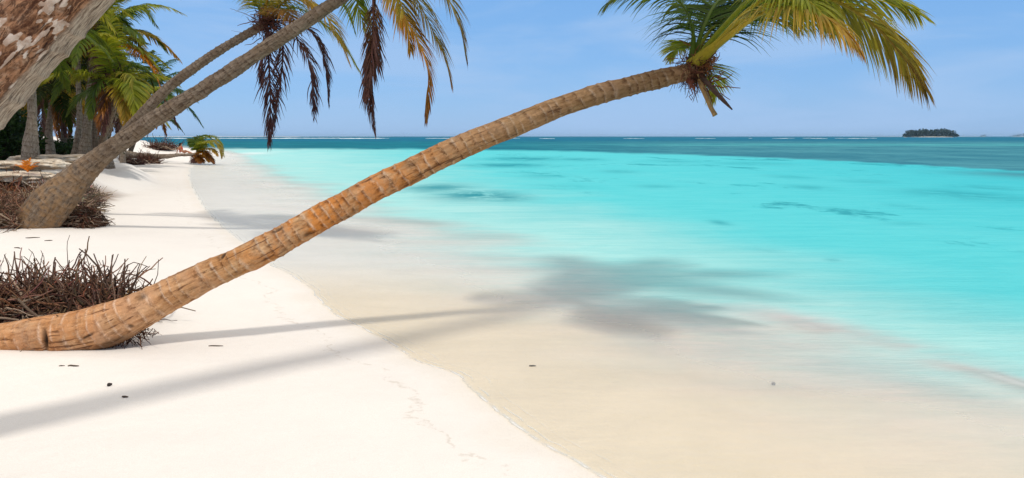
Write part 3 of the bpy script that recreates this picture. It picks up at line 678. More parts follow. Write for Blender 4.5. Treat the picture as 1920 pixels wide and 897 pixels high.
FR2 = [
    ([(700, -48, 11.9), (745, -90, 11.7), (790, -70, 11.6), (835, -10, 11.5), (862, 50, 11.5), (874, 112, 11.5)], [(.13, .14, .02), (.22, .16, .03), (.13, .06, .03)], .75, dict(droop=1.3, n=64, seed=21)),
    ([(700, -48, 11.9), (730, -70, 11.8), (770, -20, 11.7), (808, 50, 11.6), (834, 110, 11.6), (846, 158, 11.6)], [(.14, .15, .02), (.26, .18, .03), (.22, .08, .03)], .75, dict(droop=1.3, n=64, seed=22)),
    ([(700, -48, 11.9), (728, -40, 11.5), (752, 20, 11.3), (785, 80, 11.2), (803, 140, 11.2), (799, 222, 11.2)], [(.24, .20, .025), (.38, .16, .02), (.10, .035, .03)], .62, dict(droop=1.2, n=70, seed=23, ang=(60, 10))),
    ([(700, -48, 11.9), (720, -60, 11.6), (745, -10, 11.4), (762, 40, 11.3), (770, 95, 11.3)], GOLD, .62, dict(droop=1.3, n=55, seed=24)),
    ([(700, -48, 11.9), (702, 10, 11.8), (697, 90, 11.7), (692, 170, 11.7), (703, 250, 11.7)], DEAD, .55, dict(droop=1.0, n=80, seed=25, dead=True, collapse=.62, ang=(50, 12), pet=.18)),
    ([(700, -48, 11.9), (700, 20, 11.75), (700, 100, 11.7), (690, 180, 11.6)], [(.22, .12, .05), (.14, .06, .04), (.10, .04, .03)], .5, dict(droop=1.0, n=70, seed=26, dead=True, collapse=.5, pet=.25)),
    ([(700, -48, 11.9), (680, -60, 12.1), (668, -10, 12.3), (680, 40, 12.4), (695, 75, 12.4)], LIME, .5, dict(droop=1.1, n=50, seed=27)),
    ([(700, -48, 11.9), (650, -80, 12.0), (610, -60, 12.1), (600, -20, 12.2)], GREEN, .6, dict(droop=1.0, n=55, seed=28)),
    ([(700, -48, 11.9), (720, -140, 11.9), (780, -190, 11.8), (860, -180, 11.6)], GREEN, .7, dict(droop=.9, n=55, seed=29)),
    ([(700, -48, 11.9), (660, -140, 11.9), (600, -180, 11.9), (520, -160, 11.9)], GREEN, .7, dict(droop=.9, n=55, seed=30)),
    ([(700, -48, 11.9), (700, -120, 12.5), (720, -130, 13.3), (750, -90, 14)], GREEN, .7, dict(droop=.9, n=55, seed=31)),
    ([(700, -48, 11.9), (700, -120, 11.2), (690, -150, 10.6), (670, -140, 10.2)], GREEN, .7, dict(droop=.9, n=55, seed=32)),
]
for pts, pal, lf, kw in FR2: frond(pxs(pts), leaf=lf, pal=pal, parent=palm2, w=.013, **kw)
put('leaf_sheath', [fibres('', c2, 200, .35, (.1, .1, .1), (.12, .05, .03), None, None, (.3, 0, -.6), .9, 15, .008)], M_ROOT, palm2)

b3 = P(178, 318, 14.6); b3[2] = zg(b3[0], b3[1])
palm3 = thing('coconut_palm', 'slender slanting palm just above the thick grey trunk, dark dead fronds hanging from its top', 'palm tree', b3)
m3 = [(150, 345, 14.9, 17), (170, 322, 14.8, 14), (192, 299, 14.7, 11.5), (226, 260, 14.5, 10.2), (276, 205, 14.3, 9.6), (326, 156, 14.1, 9), (401, 102, 13.9, 8.2), (450, 72, 13.8, 7.8), (497, 45, 13.7, 7.5)]
make_trunk([tuple(P(u, v, y))+(r*y/F,) for u, v, y, r in m3], 560, 48, .10, .006, M_GREY, palm3, seed=31, rough=.012)
c3 = P(499, 43, 13.7)
DK2 = [(.13, .06, .05), (.075, .03, .03), (.06, .022, .025)]
FR3 = [
    ([(499, 43, 13.7), (502, 90, 13.5), (506, 150, 13.4), (507, 210, 13.4), (505, 272, 13.4)], DK2, .62, dict(droop=.9, n=70, seed=41, dead=True, collapse=.35, ang=(55, 10))),
    ([(499, 43, 13.7), (526, 60, 13.6), (530, 110, 13.5), (522, 180, 13.5), (508, 255, 13.5)], DK2, .5, dict(droop=1.1, n=60, seed=42, dead=True, collapse=.65)),
    ([(499, 43, 13.7), (530, 45, 13.5), (562, 80, 13.4), (583, 130, 13.4), (590, 220, 13.4)], DK2, .55, dict(droop=1.2, n=66, seed=43, dead=True, collapse=.3, pet=.25)),
    ([(499, 43, 13.7), (545, 40, 13.8), (585, 62, 13.9), (608, 110, 13.9), (616, 192, 13.9)], DK2, .5, dict(droop=1.2, n=60, seed=44, dead=True, collapse=.3, pet=.25)),
    ([(499, 43, 13.7), (550, 15, 13.9), (600, 40, 14.0), (640, 80, 14.1), (672, 130, 14.1)], LIME, .68, dict(droop=1.2, n=66, seed=45)),
    ([(499, 43, 13.7), (540, 0, 13.6), (590, 10, 13.5), (625, 50, 13.4), (655, 118, 13.4)], GOLD, .62, dict(droop=1.1, n=60, seed=46)),
    ([(499, 43, 13.7), (560, -20, 13.9), (620, -15, 14.1), (650, 20, 14.2), (666, 62, 14.2)], GREEN, .55, dict(droop=1.1, n=60, seed=47)),
    ([(499, 43, 13.7), (500, 5, 13.5), (520, -25, 13.2), (560, -20, 12.9), (590, 20, 12.7)], GOLD, .6, dict(droop=1.1, n=60, seed=48)),
    ([(499, 43, 13.7), (490, 0, 13.8), (510, -40, 14.0), (560, -60, 14.2)], LIME, .6, dict(droop=1.0, n=60, seed=49)),
    ([(499, 43, 13.7), (470, -10, 13.7), (430, -50, 13.7), (385, -45, 13.7), (345, -10, 13.7)], GREEN, .5, dict(droop=.9, n=60, seed=50)),
    ([(499, 43, 13.7), (498, 10, 14.2), (505, -5, 14.9), (520, 30, 15.4)], GOLD, .6, dict(droop=1.1, n=50, seed=51)),
    ([(499, 43, 13.7), (505, 75, 13.5), (493, 110, 13.4), (490, 160, 13.4)], DK2, .4, dict(droop=1.0, n=50, seed=52, dead=True, collapse=.5)),
    ([(499, 43, 13.7), (520, 20, 13.4), (545, 30, 13.1), (560, 60, 12.9)], [(.22, .15, .03), (.25, .12, .03), (.14, .06, .03)], .5, dict(droop=1.1, n=50, seed=53)),
]
for pts, pal, lf, kw in FR3: frond(pxs(pts), leaf=lf, pal=pal, parent=palm3, w=.012, **kw)
put('leaf_sheath', [fibres('', c3, 260, .35, (.11, .1, .11), (.12, .045, .03), None, None, (.2, 0, .2), 1.0, 16, .008)], M_ROOT, palm3)

# ================================================================= near trunk at the left edge
bn = np.array([-3.4, 2.85, zg(-3.4, 2.85)])
palm4 = thing('coconut_palm', 'massive close palm trunk with flaking brown and white bark across the upper left corner', 'palm tree', bn)
near_pts = [(-3.45, 2.80, .0, .22), (-3.05, 2.85, .75, .185), (-2.6, 2.9, 1.30, .170), (-1.93, 3.0, 2.02, .152), (-.95, 3.12, 3.05, .138), (.2, 3.5, 4.0, .125), (1.4, 3.9, 5.0, .118), (2.6, 4.3, 6.0, .11), (4.6, 5.2, 7.5, .10)]
make_trunk(near_pts, 1300, 190, .13, .004, M_FLAKY, palm4, seed=41, rough=.012, flake=True)
cn = np.array([4.6, 5.2, 7.5])
for k, (az, el, ln) in enumerate([(30, 30, 2.1), (75, 30, 2.2), (120, 35, 2.1), (-10, 50, 2.0), (60, 65, 2.1)]):
    auto_frond(cn, math.radians(az), math.radians(el), ln, .75, palm4, n=60, leaf=.55, w=.02, pal=[GREEN, LIME][k % 2], droop=.8, seed=60+k, r0=.028)

# ================================================================= grove on the bank
GR = 'palms standing in the grove on the bank'
def grove_palm(label, trunk_px, seed, nf=14, ln=2.6, pals=(GREEN, LIME), dead=3, mat=None, hand=(), leaf=.62, spread=None, n=46, kk=4, wl=.026):
    g = np.random.default_rng(seed)
    rows = [tuple(P(u, v, y))+(r*y/F*(.95 if i == 0 else .78),) for i, (u, v, y, r) in enumerate(trunk_px)]
    x0, y0 = rows[0][0], rows[0][1]; z0 = zg(x0, y0)
    rows[0] = (x0, y0, min(rows[0][2], z0-.05), rows[0][3])
    t = thing('coconut_palm', label, 'palm tree', (x0, y0, z0), GR)
    make_trunk(rows, 160, 20, .13, .008, mat or M_PALE, t, seed=seed, rough=.02)
    c_ = np.array(rows[-1][:3])
    for k in range(nf):
        az = k*2.39996 + g.random()*.5
        if spread: az = spread[0] + (spread[1]-spread[0])*g.random()
        el = math.radians(75 - 85*(k/nf)**.8 + g.normal()*6)
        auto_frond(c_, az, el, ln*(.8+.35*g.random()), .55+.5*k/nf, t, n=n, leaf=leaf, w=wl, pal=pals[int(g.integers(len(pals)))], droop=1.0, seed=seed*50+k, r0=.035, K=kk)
    for k in range(dead):
        az = g.random()*6.28
        auto_frond(c_, az, math.radians(-35), ln*.85, 1.6, t, n=n, leaf=leaf*.8, w=wl, pal=[RUST, DEAD, DEAD][k % 3], droop=1.0, seed=seed*50+30+k, r0=.03, K=kk, dead=True, collapse=.5)
    for j, (pts, pal, lf, kw) in enumerate(hand):
        frond(pxs(pts), leaf=lf, pal=pal, parent=t, w=wl, K=kk+1, r0=.04, **{**dict(n=56, seed=seed*90+j, droop=1.0), **kw})
    put('leaf_sheath', [fibres('', c_, 60, .6, (.15, .15, .15), (.07, .03, .02), None, None, (0, 0, .2), 1.0, seed+3, .015)], M_ROOT, t)
    return t
ORN = [(.62, .26, .02), (.62, .24, .02), (.16, .05, .03)]
hand_main = [
    ([(200, 90, 26), (222, 35, 26), (262, 12, 26), (296, 50, 26)], GREEN, .75, dict(n=60, vee=.0)),
    ([(203, 92, 26), (245, 58, 25.7), (285, 66, 25.5), (315, 100, 25.4)], GREEN, .5, dict(n=60)),
    ([(200, 90, 26), (195, 45, 26), (205, 12, 26), (240, -5, 26)], LIME, .7, {}),
    ([(203, 92, 26), (232, 70, 25.2), (258, 78, 24.8), (276, 112, 24.6)], TIPB, .6, {}),
    ([(203, 94, 26), (228, 84, 25.2), (256, 96, 24.6), (285, 122, 24.3), (302, 168, 24.3)], ORN, .55, dict(pet=.05, stalk=(.62, .28, .03))),
    ([(200, 94, 26), (212, 120, 25.4), (222, 165, 25.1), (240, 215, 25)], ORN, .55, dict(dead=True, collapse=.3)),
    ([(200, 94, 26), (200, 125, 25.5), (192, 170, 25.3), (190, 225, 25.2)], RUST, .6, dict(dead=True, collapse=.4)),
    ([(200, 94, 26), (206, 130, 25.5), (208, 180, 25.3), (213, 228, 25.2)], DEAD, .6, dict(dead=True, collapse=.4)),
    ([(200, 94, 26), (190, 120, 25.5), (178, 160, 25.3), (172, 215, 25.2)], DEAD, .6, dict(dead=True, collapse=.4)),
    ([(200, 90, 26), (172, 68, 25.6), (150, 82, 25.4), (140, 120, 25.3)], GREEN, .6, {}),
    ([(200, 90, 26), (175, 40, 26), (150, 25, 26), (125, 45, 26)], LIME, .6, {}),
]
hand_low = [
    ([(212, 158, 23), (236, 138, 22.8), (258, 158, 22.6), (270, 218, 22.5)], TIPB, .75, dict(n=60, stalk=(.3, .3, .03))),
    ([(212, 158, 23), (236, 150, 22.5), (250, 175, 22.2), (252, 215, 22.1)], LIME, .7, {}),
    ([(212, 158, 23), (225, 165, 22.5), (235, 195, 22.2), (236, 240, 22.1)], GOLD, .6, {}),
    ([(212, 158, 23), (190, 150, 22.5), (176, 175, 22.3), (170, 220, 22.1)], GREEN, .6, {}),
    ([(212, 158, 23), (245, 125, 23.2), (275, 135, 23.4), (290, 175, 23.5)], GREEN, .6, {}),
]
grove_palm('tall grove palm whose crown holds a bright orange frond against the sky', [(202, 282, 26.5, 12), (196, 262, 26.5, 7.5), (191, 225, 26.4, 6), (193, 160, 26.2, 5.5), (200, 92, 26, 5)], 101, nf=6, pals=(GREEN, LIME), dead=2, hand=hand_main)
grove_palm('short bushy palm under the orange frond with yellow drooping fronds', [(176, 296, 24.5, 9), (192, 262, 24.0, 7), (213, 205, 23.1, 6), (212, 158, 23, 5.5)], 102, nf=8, ln=2.0, pals=(LIME, GREEN), dead=2, hand=hand_low, mat=M_GREY)
grove_palm('pale thin upright trunk, straightest in the middle of the grove', [(140, 292, 24.5, 15), (146, 262, 24.5, 8), (149, 220, 24.5, 6), (147, 160, 24.5, 5.5), (146, 40, 24.5, 5)], 103, nf=15, dead=3)
grove_palm('broad grey trunk with flared foot right of the straight pale trunk', [(158, 296, 24, 20), (161, 268, 24, 13), (165, 225, 24, 9), (170, 160, 24, 7.5), (183, 60, 24, 6.5)], 104, nf=12, dead=5, pals=(LIME, GOLD, GREEN))
grove_palm('stout bottle footed trunk nearest the left edge, standing on the ledge', [(54, 306, 19.5, 20), (57, 272, 19.5, 17), (60, 235, 19.5, 11.5), (60, 190, 19.5, 9.5), (52, 40, 19.5, 8)], 105, nf=14, dead=3, pals=(GREEN, DARK))
grove_palm('palm with yellow skirt hanging behind the bottle footed trunk', [(96, 290, 28, 10), (92, 250, 28, 8), (97, 200, 28, 7), (100, 165, 28, 6)], 106, nf=16, ln=2.4, pals=(GOLD, GREEN, DARK), dead=4)
grove_palm('far bluish green palm at the right end of the grove', [(228, 280, 38, 6), (232, 240, 38, 4.2), (252, 200, 38, 4), (288, 168, 38, 3.8)], 107, nf=18, ln=2.6, pals=(TEAL, GREEN), dead=2, leaf=.7)
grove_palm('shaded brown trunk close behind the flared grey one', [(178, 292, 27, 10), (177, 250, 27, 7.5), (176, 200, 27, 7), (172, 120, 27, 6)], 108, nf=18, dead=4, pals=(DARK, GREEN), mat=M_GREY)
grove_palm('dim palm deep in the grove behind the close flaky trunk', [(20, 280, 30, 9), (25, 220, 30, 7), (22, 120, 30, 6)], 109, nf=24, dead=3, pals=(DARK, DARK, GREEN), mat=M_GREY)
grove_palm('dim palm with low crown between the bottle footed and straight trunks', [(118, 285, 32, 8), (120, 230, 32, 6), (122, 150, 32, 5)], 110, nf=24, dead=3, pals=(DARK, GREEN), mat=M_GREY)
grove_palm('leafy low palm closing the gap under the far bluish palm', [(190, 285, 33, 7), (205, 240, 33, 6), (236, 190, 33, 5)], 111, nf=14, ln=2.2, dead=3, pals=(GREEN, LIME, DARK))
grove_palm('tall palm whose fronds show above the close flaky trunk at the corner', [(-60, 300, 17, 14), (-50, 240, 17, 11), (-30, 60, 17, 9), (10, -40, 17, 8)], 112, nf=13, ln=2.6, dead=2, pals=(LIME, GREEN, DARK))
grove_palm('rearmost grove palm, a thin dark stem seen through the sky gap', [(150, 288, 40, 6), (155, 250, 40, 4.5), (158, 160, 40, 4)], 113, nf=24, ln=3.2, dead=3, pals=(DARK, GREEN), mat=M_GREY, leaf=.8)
grove_palm('small dark palm crown tucked behind the slender slanting trunk', [(236, 278, 46, 5), (262, 245, 46, 4), (296, 218, 46, 3.5)], 114, nf=12, ln=1.7, dead=2, pals=(GREEN, TEAL, DARK), mat=M_GREY, leaf=.5)

grove_palm('thin dark far palm seen in the gap right of the bottle footed trunk', [(88, 284, 44, 5), (86, 250, 44, 4), (80, 190, 44, 3.6)], 115, nf=26, ln=3.0, dead=4, pals=(DARK, GREEN, DARK), mat=M_GREY, leaf=.8)
grove_palm('dark far palm between the pale trunks with a dense low crown', [(128, 284, 46, 5), (132, 240, 46, 4), (140, 185, 46, 3.6)], 116, nf=26, ln=3.0, dead=4, pals=(DARK, GREEN, DARK), mat=M_GREY, leaf=.8)
grove_palm('crooked dark stem in the sky gap left of the slender slanting trunk', [(226, 282, 44, 5), (229, 250, 44, 3.6), (222, 215, 44, 3.4), (230, 180, 44, 3.2)], 117, nf=22, ln=2.2, dead=4, pals=(GREEN, DARK, LIME), mat=M_GREY, leaf=.7)
# shrubs
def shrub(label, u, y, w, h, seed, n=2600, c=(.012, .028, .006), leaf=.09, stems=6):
    g = np.random.default_rng(seed)
    x = (u-960)/F*y; z = zg(x, y)
    t = thing('shrub', label, 'shrub', (x, y, z), 'shrubs under the grove palms')
    d = g.normal(size=(n, 3)); d /= np.linalg.norm(d, axis=1)[:, None]
    r = g.random(n)**.4
    pz = np.array([x, y, z+h*.5])[None] + d*r[:, None]*np.array([w/2, w/2.4, h/2])*(0.6+.8*fbm(d[:, 0]*2+4, d[:, 1]*2+4, d[:, 2]*2+4, seed))[:, None]
    a = g.normal(size=(n, 3)); a /= np.linalg.norm(a, axis=1)[:, None]
    b_ = np.cross(a, g.normal(size=(n, 3))); b_ /= np.linalg.norm(b_, axis=1)[:, None]
    ll = leaf*(.6+.8*g.random(n))[:, None]
    V = np.stack([pz-a*ll, pz+b_*ll*.4, pz+a*ll, pz-b_*ll*.4], 1).reshape(-1, 3)
    Qd = np.arange(4*n).reshape(-1, 4)
    cc = np.repeat(np.asarray(c)[None]*(.5+1.6*g.random(n))[:, None], 4, 0)
    mk('foliage', V, Qd, M_LEAF, t, smooth=False, attrs={'col': np.concatenate([cc, np.ones((len(cc), 1))], 1)})
    V, Q_, c_ = fibres('', np.array([x, y, z]), stems*3, h*.8, (w*.15, .1, 0), (.07, .045, .03), None, None, (0, 0, 1), .45, seed+1, .025)
    put('stem', [(V, Q_, c_)], M_WOOD, t)
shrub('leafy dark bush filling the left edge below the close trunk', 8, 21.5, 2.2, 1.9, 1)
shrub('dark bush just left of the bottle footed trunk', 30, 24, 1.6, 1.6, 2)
shrub('low bush between the bottle footed trunk and the yellow skirted palm', 84, 30, 2.6, .75, 3, 1600)
shrub('low scrub at the foot of the straight pale trunk', 122, 31, 2.6, .7, 4, 1500)
shrub('dark scrub behind the flared grey trunk', 176, 33, 3.0, 1.1, 5, 1500)

# ================================================================= roots, debris
def root_clump(label, u0, u1, y, h, n, seed, c=(.17, .085, .05), ln=.5, rr=.0055, up=.35, depth=.5, core=True, name='root_tangle', spikes=40, corec=(.05, .02, .013), zoff=0., yslope=0., group=None, K=8, spikeln=1.0):
    g = np.random.default_rng(seed)
    x0, x1 = (u0-960)/F*y, (u1-960)/F*y; xm = (x0+x1)/2; w = x1-x0
    z = zg(xm, y)+zoff
    t = thing(name, label, 'roots', (xm, y, z), group)
    # core mound of matted fibre
    if core:
        nu, nv = 90, 40
        uu = np.linspace(0, 2*PI, nu, endpoint=False); vv = np.linspace(0, PI/2, nv)
        U, V_ = np.meshgrid(uu, vv); 
        d = np.stack([np.cos(U)*np.cos(V_), np.sin(U)*np.cos(V_), np.sin(V_)], -1)
        k = .62 + .55*fbm(d[..., 0]*3+5, d[..., 1]*3+5, d[..., 2]*3+5, seed) + .25*(fbm(d[..., 0]*14+5, d[..., 1]*14+5, d[..., 2]*14+5, seed+1)-.5)
        Vv = np.array([xm, y, z-.05]) + d*k[..., None]*np.array([w/2*.9, depth, h*.72])
        mk('matted_core', Vv.reshape(-1, 3), gridq(nv, nu), M_ROOT, t, attrs={'col': col_attr(Vv.reshape(-1, 3), corec, .5, seed)})
    st = np.stack([x0+w*g.random(n), y+(g.random(n)-.5)*2*depth, np.zeros(n)], 1)
    e = np.sqrt(np.clip(1-((st[:, 0]-xm)/(w/2*1.02))**2, 0, 1)); st[:, 2] = z + h*e*g.random(n)*.85
    d = g.normal(size=(n, 3)); d[:, 2] = d[:, 2]*.5+up; d /= np.linalg.norm(d, axis=1)[:, None]
    L_ = ln*(.35+.9*g.random(n)); pth = [st]
    for k in range(1, K):
        d = d + g.normal(size=(n, 3))*.28 + np.array([0, 0, .03]); d /= np.linalg.norm(d, axis=1)[:, None]
        nx = pth[-1] + d*(L_/(K-1))[:, None]; nx[:, 2] = np.maximum(nx[:, 2], z-.02)
        pth.append(nx)
    pth = np.array(pth).transpose(1, 0, 2); rd = rr*(.4+1.1*g.random(n))[:, None]*np.linspace(1, .45, K)[None]
    V, Q_ = tubes(pth, rd, 5); cc = np.repeat(np.asarray(c)[None]*(.35+1.3*g.random(n)**1.6)[:, None]*(1+.25*g.normal(size=(n, 3))*.4), K*5, 0)
    parts = [(V, Q_, np.clip(cc, .004, 1))]
    if spikes:
        ctr = np.stack([x0+w*(.03+.94*g.random(spikes)), y+(g.random(spikes)-.5)*1.4*depth, np.full(spikes, z+h*.45)], 1)
        d = g.normal(size=(spikes, 3))*.38+np.array([0, 0, 1]); d /= np.linalg.norm(d, axis=1)[:, None]
        L_ = h*(.35+.65*g.random(spikes))*spikeln; pth = [ctr]
        for k in range(1, K):
            d = d+g.normal(size=(spikes, 3))*.10; d /= np.linalg.norm(d, axis=1)[:, None]; pth.append(pth[-1]+d*(L_/(K-1))[:, None])
        pth = np.array(pth).transpose(1, 0, 2); rd = rr*(.7+.7*g.random(spikes))[:, None]*np.linspace(1, .5, K)[None]
        V, Q_ = tubes(pth, rd, 5); parts.append((V, Q_, np.repeat(np.asarray([.17, .105, .075])[None]*(.5+.9*g.random(spikes))[:, None], K*5, 0)))
    nl = n//6; st2 = np.stack([x0+w*(g.random(nl)*1.1-.05), y+(g.random(nl)-.6)*2.2*depth, np.zeros(nl)], 1)
    e2 = np.sqrt(np.clip(1-((st2[:, 0]-xm)/(w/2))**2, .0, 1)); st2[:, 2] = z + .02 + h*e2*g.random(nl)*.75
    d = g.normal(size=(nl, 3))*np.array([1, .6, .22]); d /= np.linalg.norm(d, axis=1)[:, None]
    L2 = ln*(.3+.9*g.random(nl)); pth = [st2]
    for k in range(1, 5):
        d = d+g.normal(size=(nl, 3))*.12; d /= np.linalg.norm(d, axis=1)[:, None]; nx = pth[-1]+d*(L2/4)[:, None]; nx[:, 2] = np.maximum(nx[:, 2], z-.01); pth.append(nx)
    pth = np.array(pth).transpose(1, 0, 2); rd = rr*(.5+1.6*g.random(nl)**2)[:, None]*np.linspace(1, .6, 5)[None]
    V, Q_ = tubes(pth, rd, 5); parts.append((V, Q_, np.repeat(np.asarray([.42, .31, .22])[None]*(.35+.8*g.random(nl))[:, None], 25, 0)))
    put('root_fibres', parts, M_ROOT, t)
    return t
root_clump('big dark tangle of bare roots behind the foot of the long leaning trunk', -90, 232, 6.05, .40, 1300, 201, depth=.42, ln=.40, rr=.0072, spikes=120, up=.15, spikeln=1.15)
RG = 'root mats along the eroded bank'
root_clump('shaggy brown root skirt on the right side of the swollen grey foot', 118, 182, 12.9, .44, 1100, 202, c=(.15, .07, .04), ln=.24, rr=.006, up=-.9, depth=.3, spikes=0, group=RG)
root_clump('matted pile of thin brown roots left of the swollen grey foot', -60, 64, 12.5, .42, 1300, 203, c=(.24, .13, .08), ln=.6, rr=.007, up=-.05, depth=.45, spikes=8, group=RG, corec=(.09, .035, .02))
root_clump('pale straw coloured roots spilling down the bank above the swollen grey foot', 66, 168, 14.8, .62, 1500, 204, c=(.36, .26, .18), ln=.42, rr=.009, up=.0, depth=.5, spikes=20, group=RG, corec=(.10, .05, .03), zoff=.05)
root_clump('dark rust coloured root mat under the sand ledge at the left edge', -70, 85, 15.9, .55, 1100, 205, c=(.20, .075, .03), ln=.6, rr=.009, up=-.3, depth=.5, spikes=6, group=RG, corec=(.07, .022, .010), zoff=.02)
root_clump('brown root ball on the far sand beside the fallen palm', 264, 297, 43, .55, 500, 206, c=(.14, .06, .04), ln=.6, rr=.014, up=.1, depth=.5, spikes=0, zoff=-.02, group=RG)
root_clump('small dark driftwood root mass lower behind the grey trunk', 236, 272, 41, .35, 260, 207, c=(.12, .06, .045), ln=.5, rr=.014, up=.1, depth=.4, spikes=0, zoff=-.02, group=RG)
root_clump('scatter of dark roots on the distant sand mound', 288, 330, 60, .55, 300, 208, c=(.11, .045, .03), ln=1.0, rr=.022, up=-.1, depth=.8, spikes=0, zoff=0, group=RG)

# sand slabs of the broken ledge
def slab(label, u, v, y, w, d_, h, seed):
    c_ = P(u, v, y); nu, nv = 48, 24; x, z = c_[0], c_[2]
    uu = np.linspace(0, 2*PI, nu, endpoint=False); vv = np.linspace(-PI/2, PI/2, nv); U, V_ = np.meshgrid(uu, vv)
    sx = np.sign(np.cos(V_))*np.abs(np.cos(V_))**.5
    d = np.stack([np.cos(U)*sx, np.sin(U)*sx, np.sin(V_)], -1)
    k = .55+.9*fbm(d[..., 0]*4+9, d[..., 1]*4+9, d[..., 2]*2.2+9, seed, 5)
    V = c_ + d*k[..., None]*np.array([w/2, d_/2, h/2])
    o = mk('sand_ledge', V.reshape(-1, 3), gridq(nv, nu), M_LEDGE); tag(o, label, 'sand ledge', 'broken sand ledges on the bank')
bb = NB('packed_sand'); pp = bb.pos(); nn_ = bb.noise(pp, 5, 6, .7)
M_LEDGE = bb.fin(bb.bsdf(bb.mix(bb.rng(nn_, .3, .7), (.42, .30, .19), (.78, .68, .55)), .95, .1, bb.bump(bb.noise(pp, 14, 5, .7), .7, .05)))
slab('lowest broken slab of pale sand at the left edge', 20, 331, 16.2, 1.7, 1.0, .20, 301)
slab('upper sand slab at the left edge above the lowest one', 18, 309, 17.2, 1.9, 1.2, .17, 302)
slab('sand ledge right of the orange shoot', 84, 309, 17.4, 1.0, 1.0, .22, 303)
slab('long pale sand lip below the bottle footed trunk', 96, 298, 20, 1.9, 1.2, .20, 304)

# orange shoot on the bank
oc = P(52, 322, 15.9); sh_ = thing('palm_seedling', 'small bright orange dried shoot on the rust coloured bank', 'plant', oc)
for k, (az, el) in enumerate([(-60, 70), (10, 80), (60, 60), (100, 45), (-100, 50)]):
    auto_frond(oc, math.radians(az), math.radians(el), .30, .5, sh_, n=10, leaf=.11, w=.016, pal=[(.65, .25, .02), (.6, .2, .02), (.4, .12, .02)], droop=.5, seed=400+k, r0=.012, K=4, name='leaf')

# ================================================================= fallen palm at the far shore
fb = P(232, 290, 43); fy = 45
fp = thing('fallen_palm', 'small palm lying flat on the far sand with its bright green crown at the waterline', 'palm tree', (fb[0], 43, zg(fb[0], 43)))
make_trunk([tuple(P(u, v, y))+(r*y/F,) for u, v, y, r in [(225, 289, 43, 9), (260, 292, 43.3, 5.5), (285, 293.5, 43.6, 5.2), (310, 293.5, 44, 4.4), (335, 291, 44.5, 3), (368, 290, 45, 2.6)]], 200, 20, .16, .01, M_PALE, fp, seed=71, rough=.02)
fc = P(370, 289, 45)
for k, (pts, pal, kw) in enumerate([
    ([(370, 289, 45), (378, 262, 45), (398, 255, 45), (414, 270, 45), (420, 293, 45)], LIME, {}),
    ([(370, 289, 45), (384, 268, 44.6), (402, 264, 44.4), (413, 280, 44.2), (416, 296, 44)], TIPB, {}),
    ([(370, 289, 45), (372, 262, 45.4), (384, 254, 45.8), (400, 262, 46.2)], GREEN, {}),
    ([(370, 289, 45), (366, 266, 45.2), (360, 262, 45.5), (354, 272, 45.8)], GREEN, {}),
    ([(370, 289, 45), (384, 280, 44.5), (398, 280, 44.3), (408, 292, 44)], GOLD, {}),
    ([(370, 289, 45), (380, 285, 44.5), (388, 292, 44.3), (392, 303, 44)], [(.6, .3, .03), (.55, .28, .03), (.35, .14, .03)], {}),
    ([(370, 289, 45), (382, 286, 44.5), (394, 295, 44.3), (401, 306, 44)], RUST, {}),
    ([(370, 289, 45), (370, 293, 44.6), (366, 299, 44.3), (362, 304, 44)], DEAD, {}),
    ([(370, 289, 45), (374, 292, 44.6), (376, 299, 44.3), (375, 305, 44)], [(.6, .26, .03), (.4, .16, .03), (.2, .07, .03)], {}),
    ([(370, 289, 45), (378, 270, 44.2), (392, 266, 43.7), (402, 276, 43.3)], LIME, {}),
    ([(370, 289, 45), (374, 268, 46), (380, 264, 47), (388, 274, 47.5)], GREEN, {}),
]):
    frond(pxs(pts), leaf=.55, pal=pal, parent=fp, w=.035, n=46, K=4, droop=.9, seed=500+k, r0=.035, **kw)

